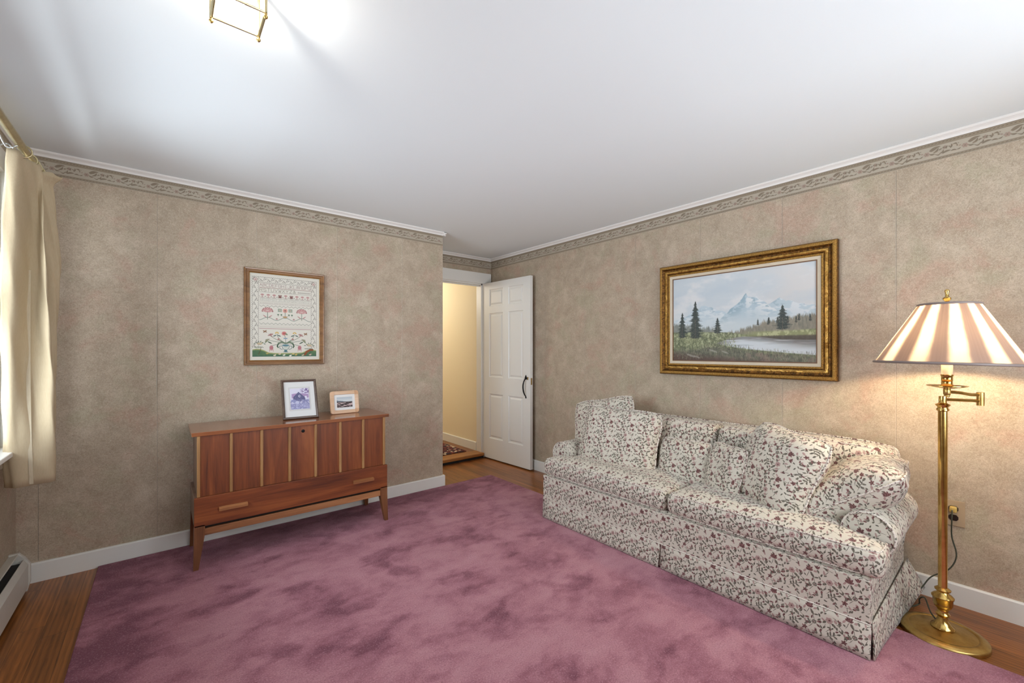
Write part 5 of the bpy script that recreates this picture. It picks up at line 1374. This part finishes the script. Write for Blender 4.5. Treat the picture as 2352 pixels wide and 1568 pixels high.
link('spider', bm, M['brass'], sh_e, True)
bm = BM(); lathe(bm, [(.010, .2575), (.0965, .2565)], 0, 0, 48, False, False); link('top_light_block', bm, cloth('light_block_cloth', (226, 214, 196), (218, 204, 184), .3), sh_e, True)  # unseen cloth disc, added to weaken the lamp's glow on the ceiling
bm = BM(); lathe(bm, [(.012, 1.452), (.012, 1.460), (.007, 1.466), (.013, 1.474), (.014, 1.480), (.006, 1.486), (.006, 1.500), (.0085, 1.510), (.007, 1.516), (.001, 1.518)], HX, HY, 18); link('finial', bm, M['brass'], t, True, 60)
OY, OZ = .222, .447
bm = BM()
cord = [(XR - .040 - LX, OY + .002 - LY, OZ + .022), (XR - .045 - LX, OY + .003 - LY, OZ - .03), (XR - .030 - LX, OY + .004 - LY, OZ - .11), (XR - .032 - LX, OY - .012 - LY, OZ - .20), (XR - .040 - LX, OY + .012 - LY, OZ - .27), (XR - .055 - LX, OY + .075 - LY, OZ - .33), (XR - .075 - LX, OY + .105 - LY, .06), (XR - .11 - LX, OY + .135 - LY, .012), (XR - .20 - LX, .16, .008), (XR - .23 - LX, .135, .008), (XR - .17 - LX, .10, .012), (.185, .095, .05), (.13, .07, .085), (.07, .045, .055), (.03, .02, .042)]
tube(bm, smoothpts(cord, 6), .0032, 6); link('power_cord', bm, M['wire'], t, True)
bm = BM(); px_ = XR - .006 - LX; rbox(bm, px_ - .030, px_ - .002, OY - .013 - LY, OY + .013 - LY, OZ + .008, OZ + .036, .006, (3, 3, 3)); link('plug', bm, M['ivory'], t, True)
# ---- outlet
t = empty('wall_outlet', (XR, OY, OZ), 'papered outlet cover with the lamp plugged in', 'outlet')
bm = BM(); box(bm, -.006, -.0008, -.040, .040, -.063, .063, .002); link('cover_plate', bm, M['plate'], t)
for dz in (.022, -.022):
    bm = BM(); prism(bm, [(-.017, dz - .006), (-.010, dz - .0145), (.010, dz - .0145), (.017, dz - .006), (.017, dz + .006), (.010, dz + .0145), (-.010, dz + .0145), (-.017, dz + .006)], 'x', -.0085, -.0055, .0006); link('receptacle', bm, M['plastic'], t)

# ================================================================== LIGHT
def area(name, loc, target, sx, sy, power, col, spread=180):
    l = bpy.data.lights.new(name, 'AREA'); l.shape = 'RECTANGLE'; l.size = sx; l.size_y = sy; l.energy = power; l.color = col; l.spread = math.radians(spread)
    o = bpy.data.objects.new(name, l); COL.objects.link(o); o.location = loc
    d = Vector(target) - Vector(loc); o.rotation_euler = d.to_track_quat('-Z', 'Y').to_euler(); return o
def point(name, loc, power, col, r):
    l = bpy.data.lights.new(name, 'POINT'); l.energy = power; l.color = col; l.shadow_soft_size = r
    o = bpy.data.objects.new(name, l); COL.objects.link(o); o.location = loc; return o
area('window_daylight', (-2.1, 2.1, 1.45), (0, 2.2, 1.45), 3.4, 2.3, 235, (.85, .93, 1.0))
area('ground_bounce', (-1.75, 2.35, .62), (.4, 2.35, 2.6), 1.0, 1.6, 8, (.86, .93, 1.0))
area('front_window_fill', (1.50, YF - .16, 1.43), (1.50, YF + 1, 1.35), 1.85, 1.32, 48, (.90, .95, 1.0))  # fill lamp outside the added rear window
area('front_ceiling_fill', (1.55, YF - 2.75, .10), (1.8, 2.5, 2.5), 3.0, 2.2, 240, (.86, .93, 1.0))  # unseen low lamp, added to brighten the ceiling through the rear window
point('lantern_light', (fc[0] + .035, fc[1] + .035, ZC - .085), 3.6, (1.0, .95, .88), .004)
point('lamp_light', (LX + HX, LY + HY, 1.285), 16, (1.0, .79, .52), .032)
point('hall_light', (2.0, 5.4, 2.1), 30, (1.0, .92, .78), .12)
w = bpy.data.worlds.new('world'); scene.world = w; w.use_nodes = True
w.node_tree.nodes['Background'].inputs[0].default_value = (.75, .86, 1.0, 1); w.node_tree.nodes['Background'].inputs[1].default_value = 1.0

# ================================================================== CAMERA
cam = bpy.data.cameras.new('camera'); co = bpy.data.objects.new('camera', cam); COL.objects.link(co); scene.camera = co
F = 971.8
cam.sensor_fit = 'HORIZONTAL'; cam.sensor_width = 36.0; cam.lens = 36.0 * F / 2352; cam.shift_y = (804.7 - 784) / 2352; cam.clip_start = .02
yaw = math.atan2(971.8, 1176.0)          # angle from +Y towards +X
co.location = (0, 0, 1.25); co.rotation_euler = (PI / 2, 0, -math.atan2(971.8, 1176.0))
scene.view_settings.view_transform = 'Standard'; scene.view_settings.look = 'None'; scene.view_settings.gamma = 1.0; scene.view_settings.use_curve_mapping = False
scene.view_settings.exposure = 0.14
scene.cycles.max_bounces = 10; scene.cycles.diffuse_bounces = 6; scene.cycles.glossy_bounces = 4; scene.cycles.transparent_max_bounces = 12
scene.cycles.sample_clamp_indirect = 6.0; scene.cycles.use_denoising = True; scene.cycles.caustics_reflective = False; scene.cycles.caustics_refractive = False
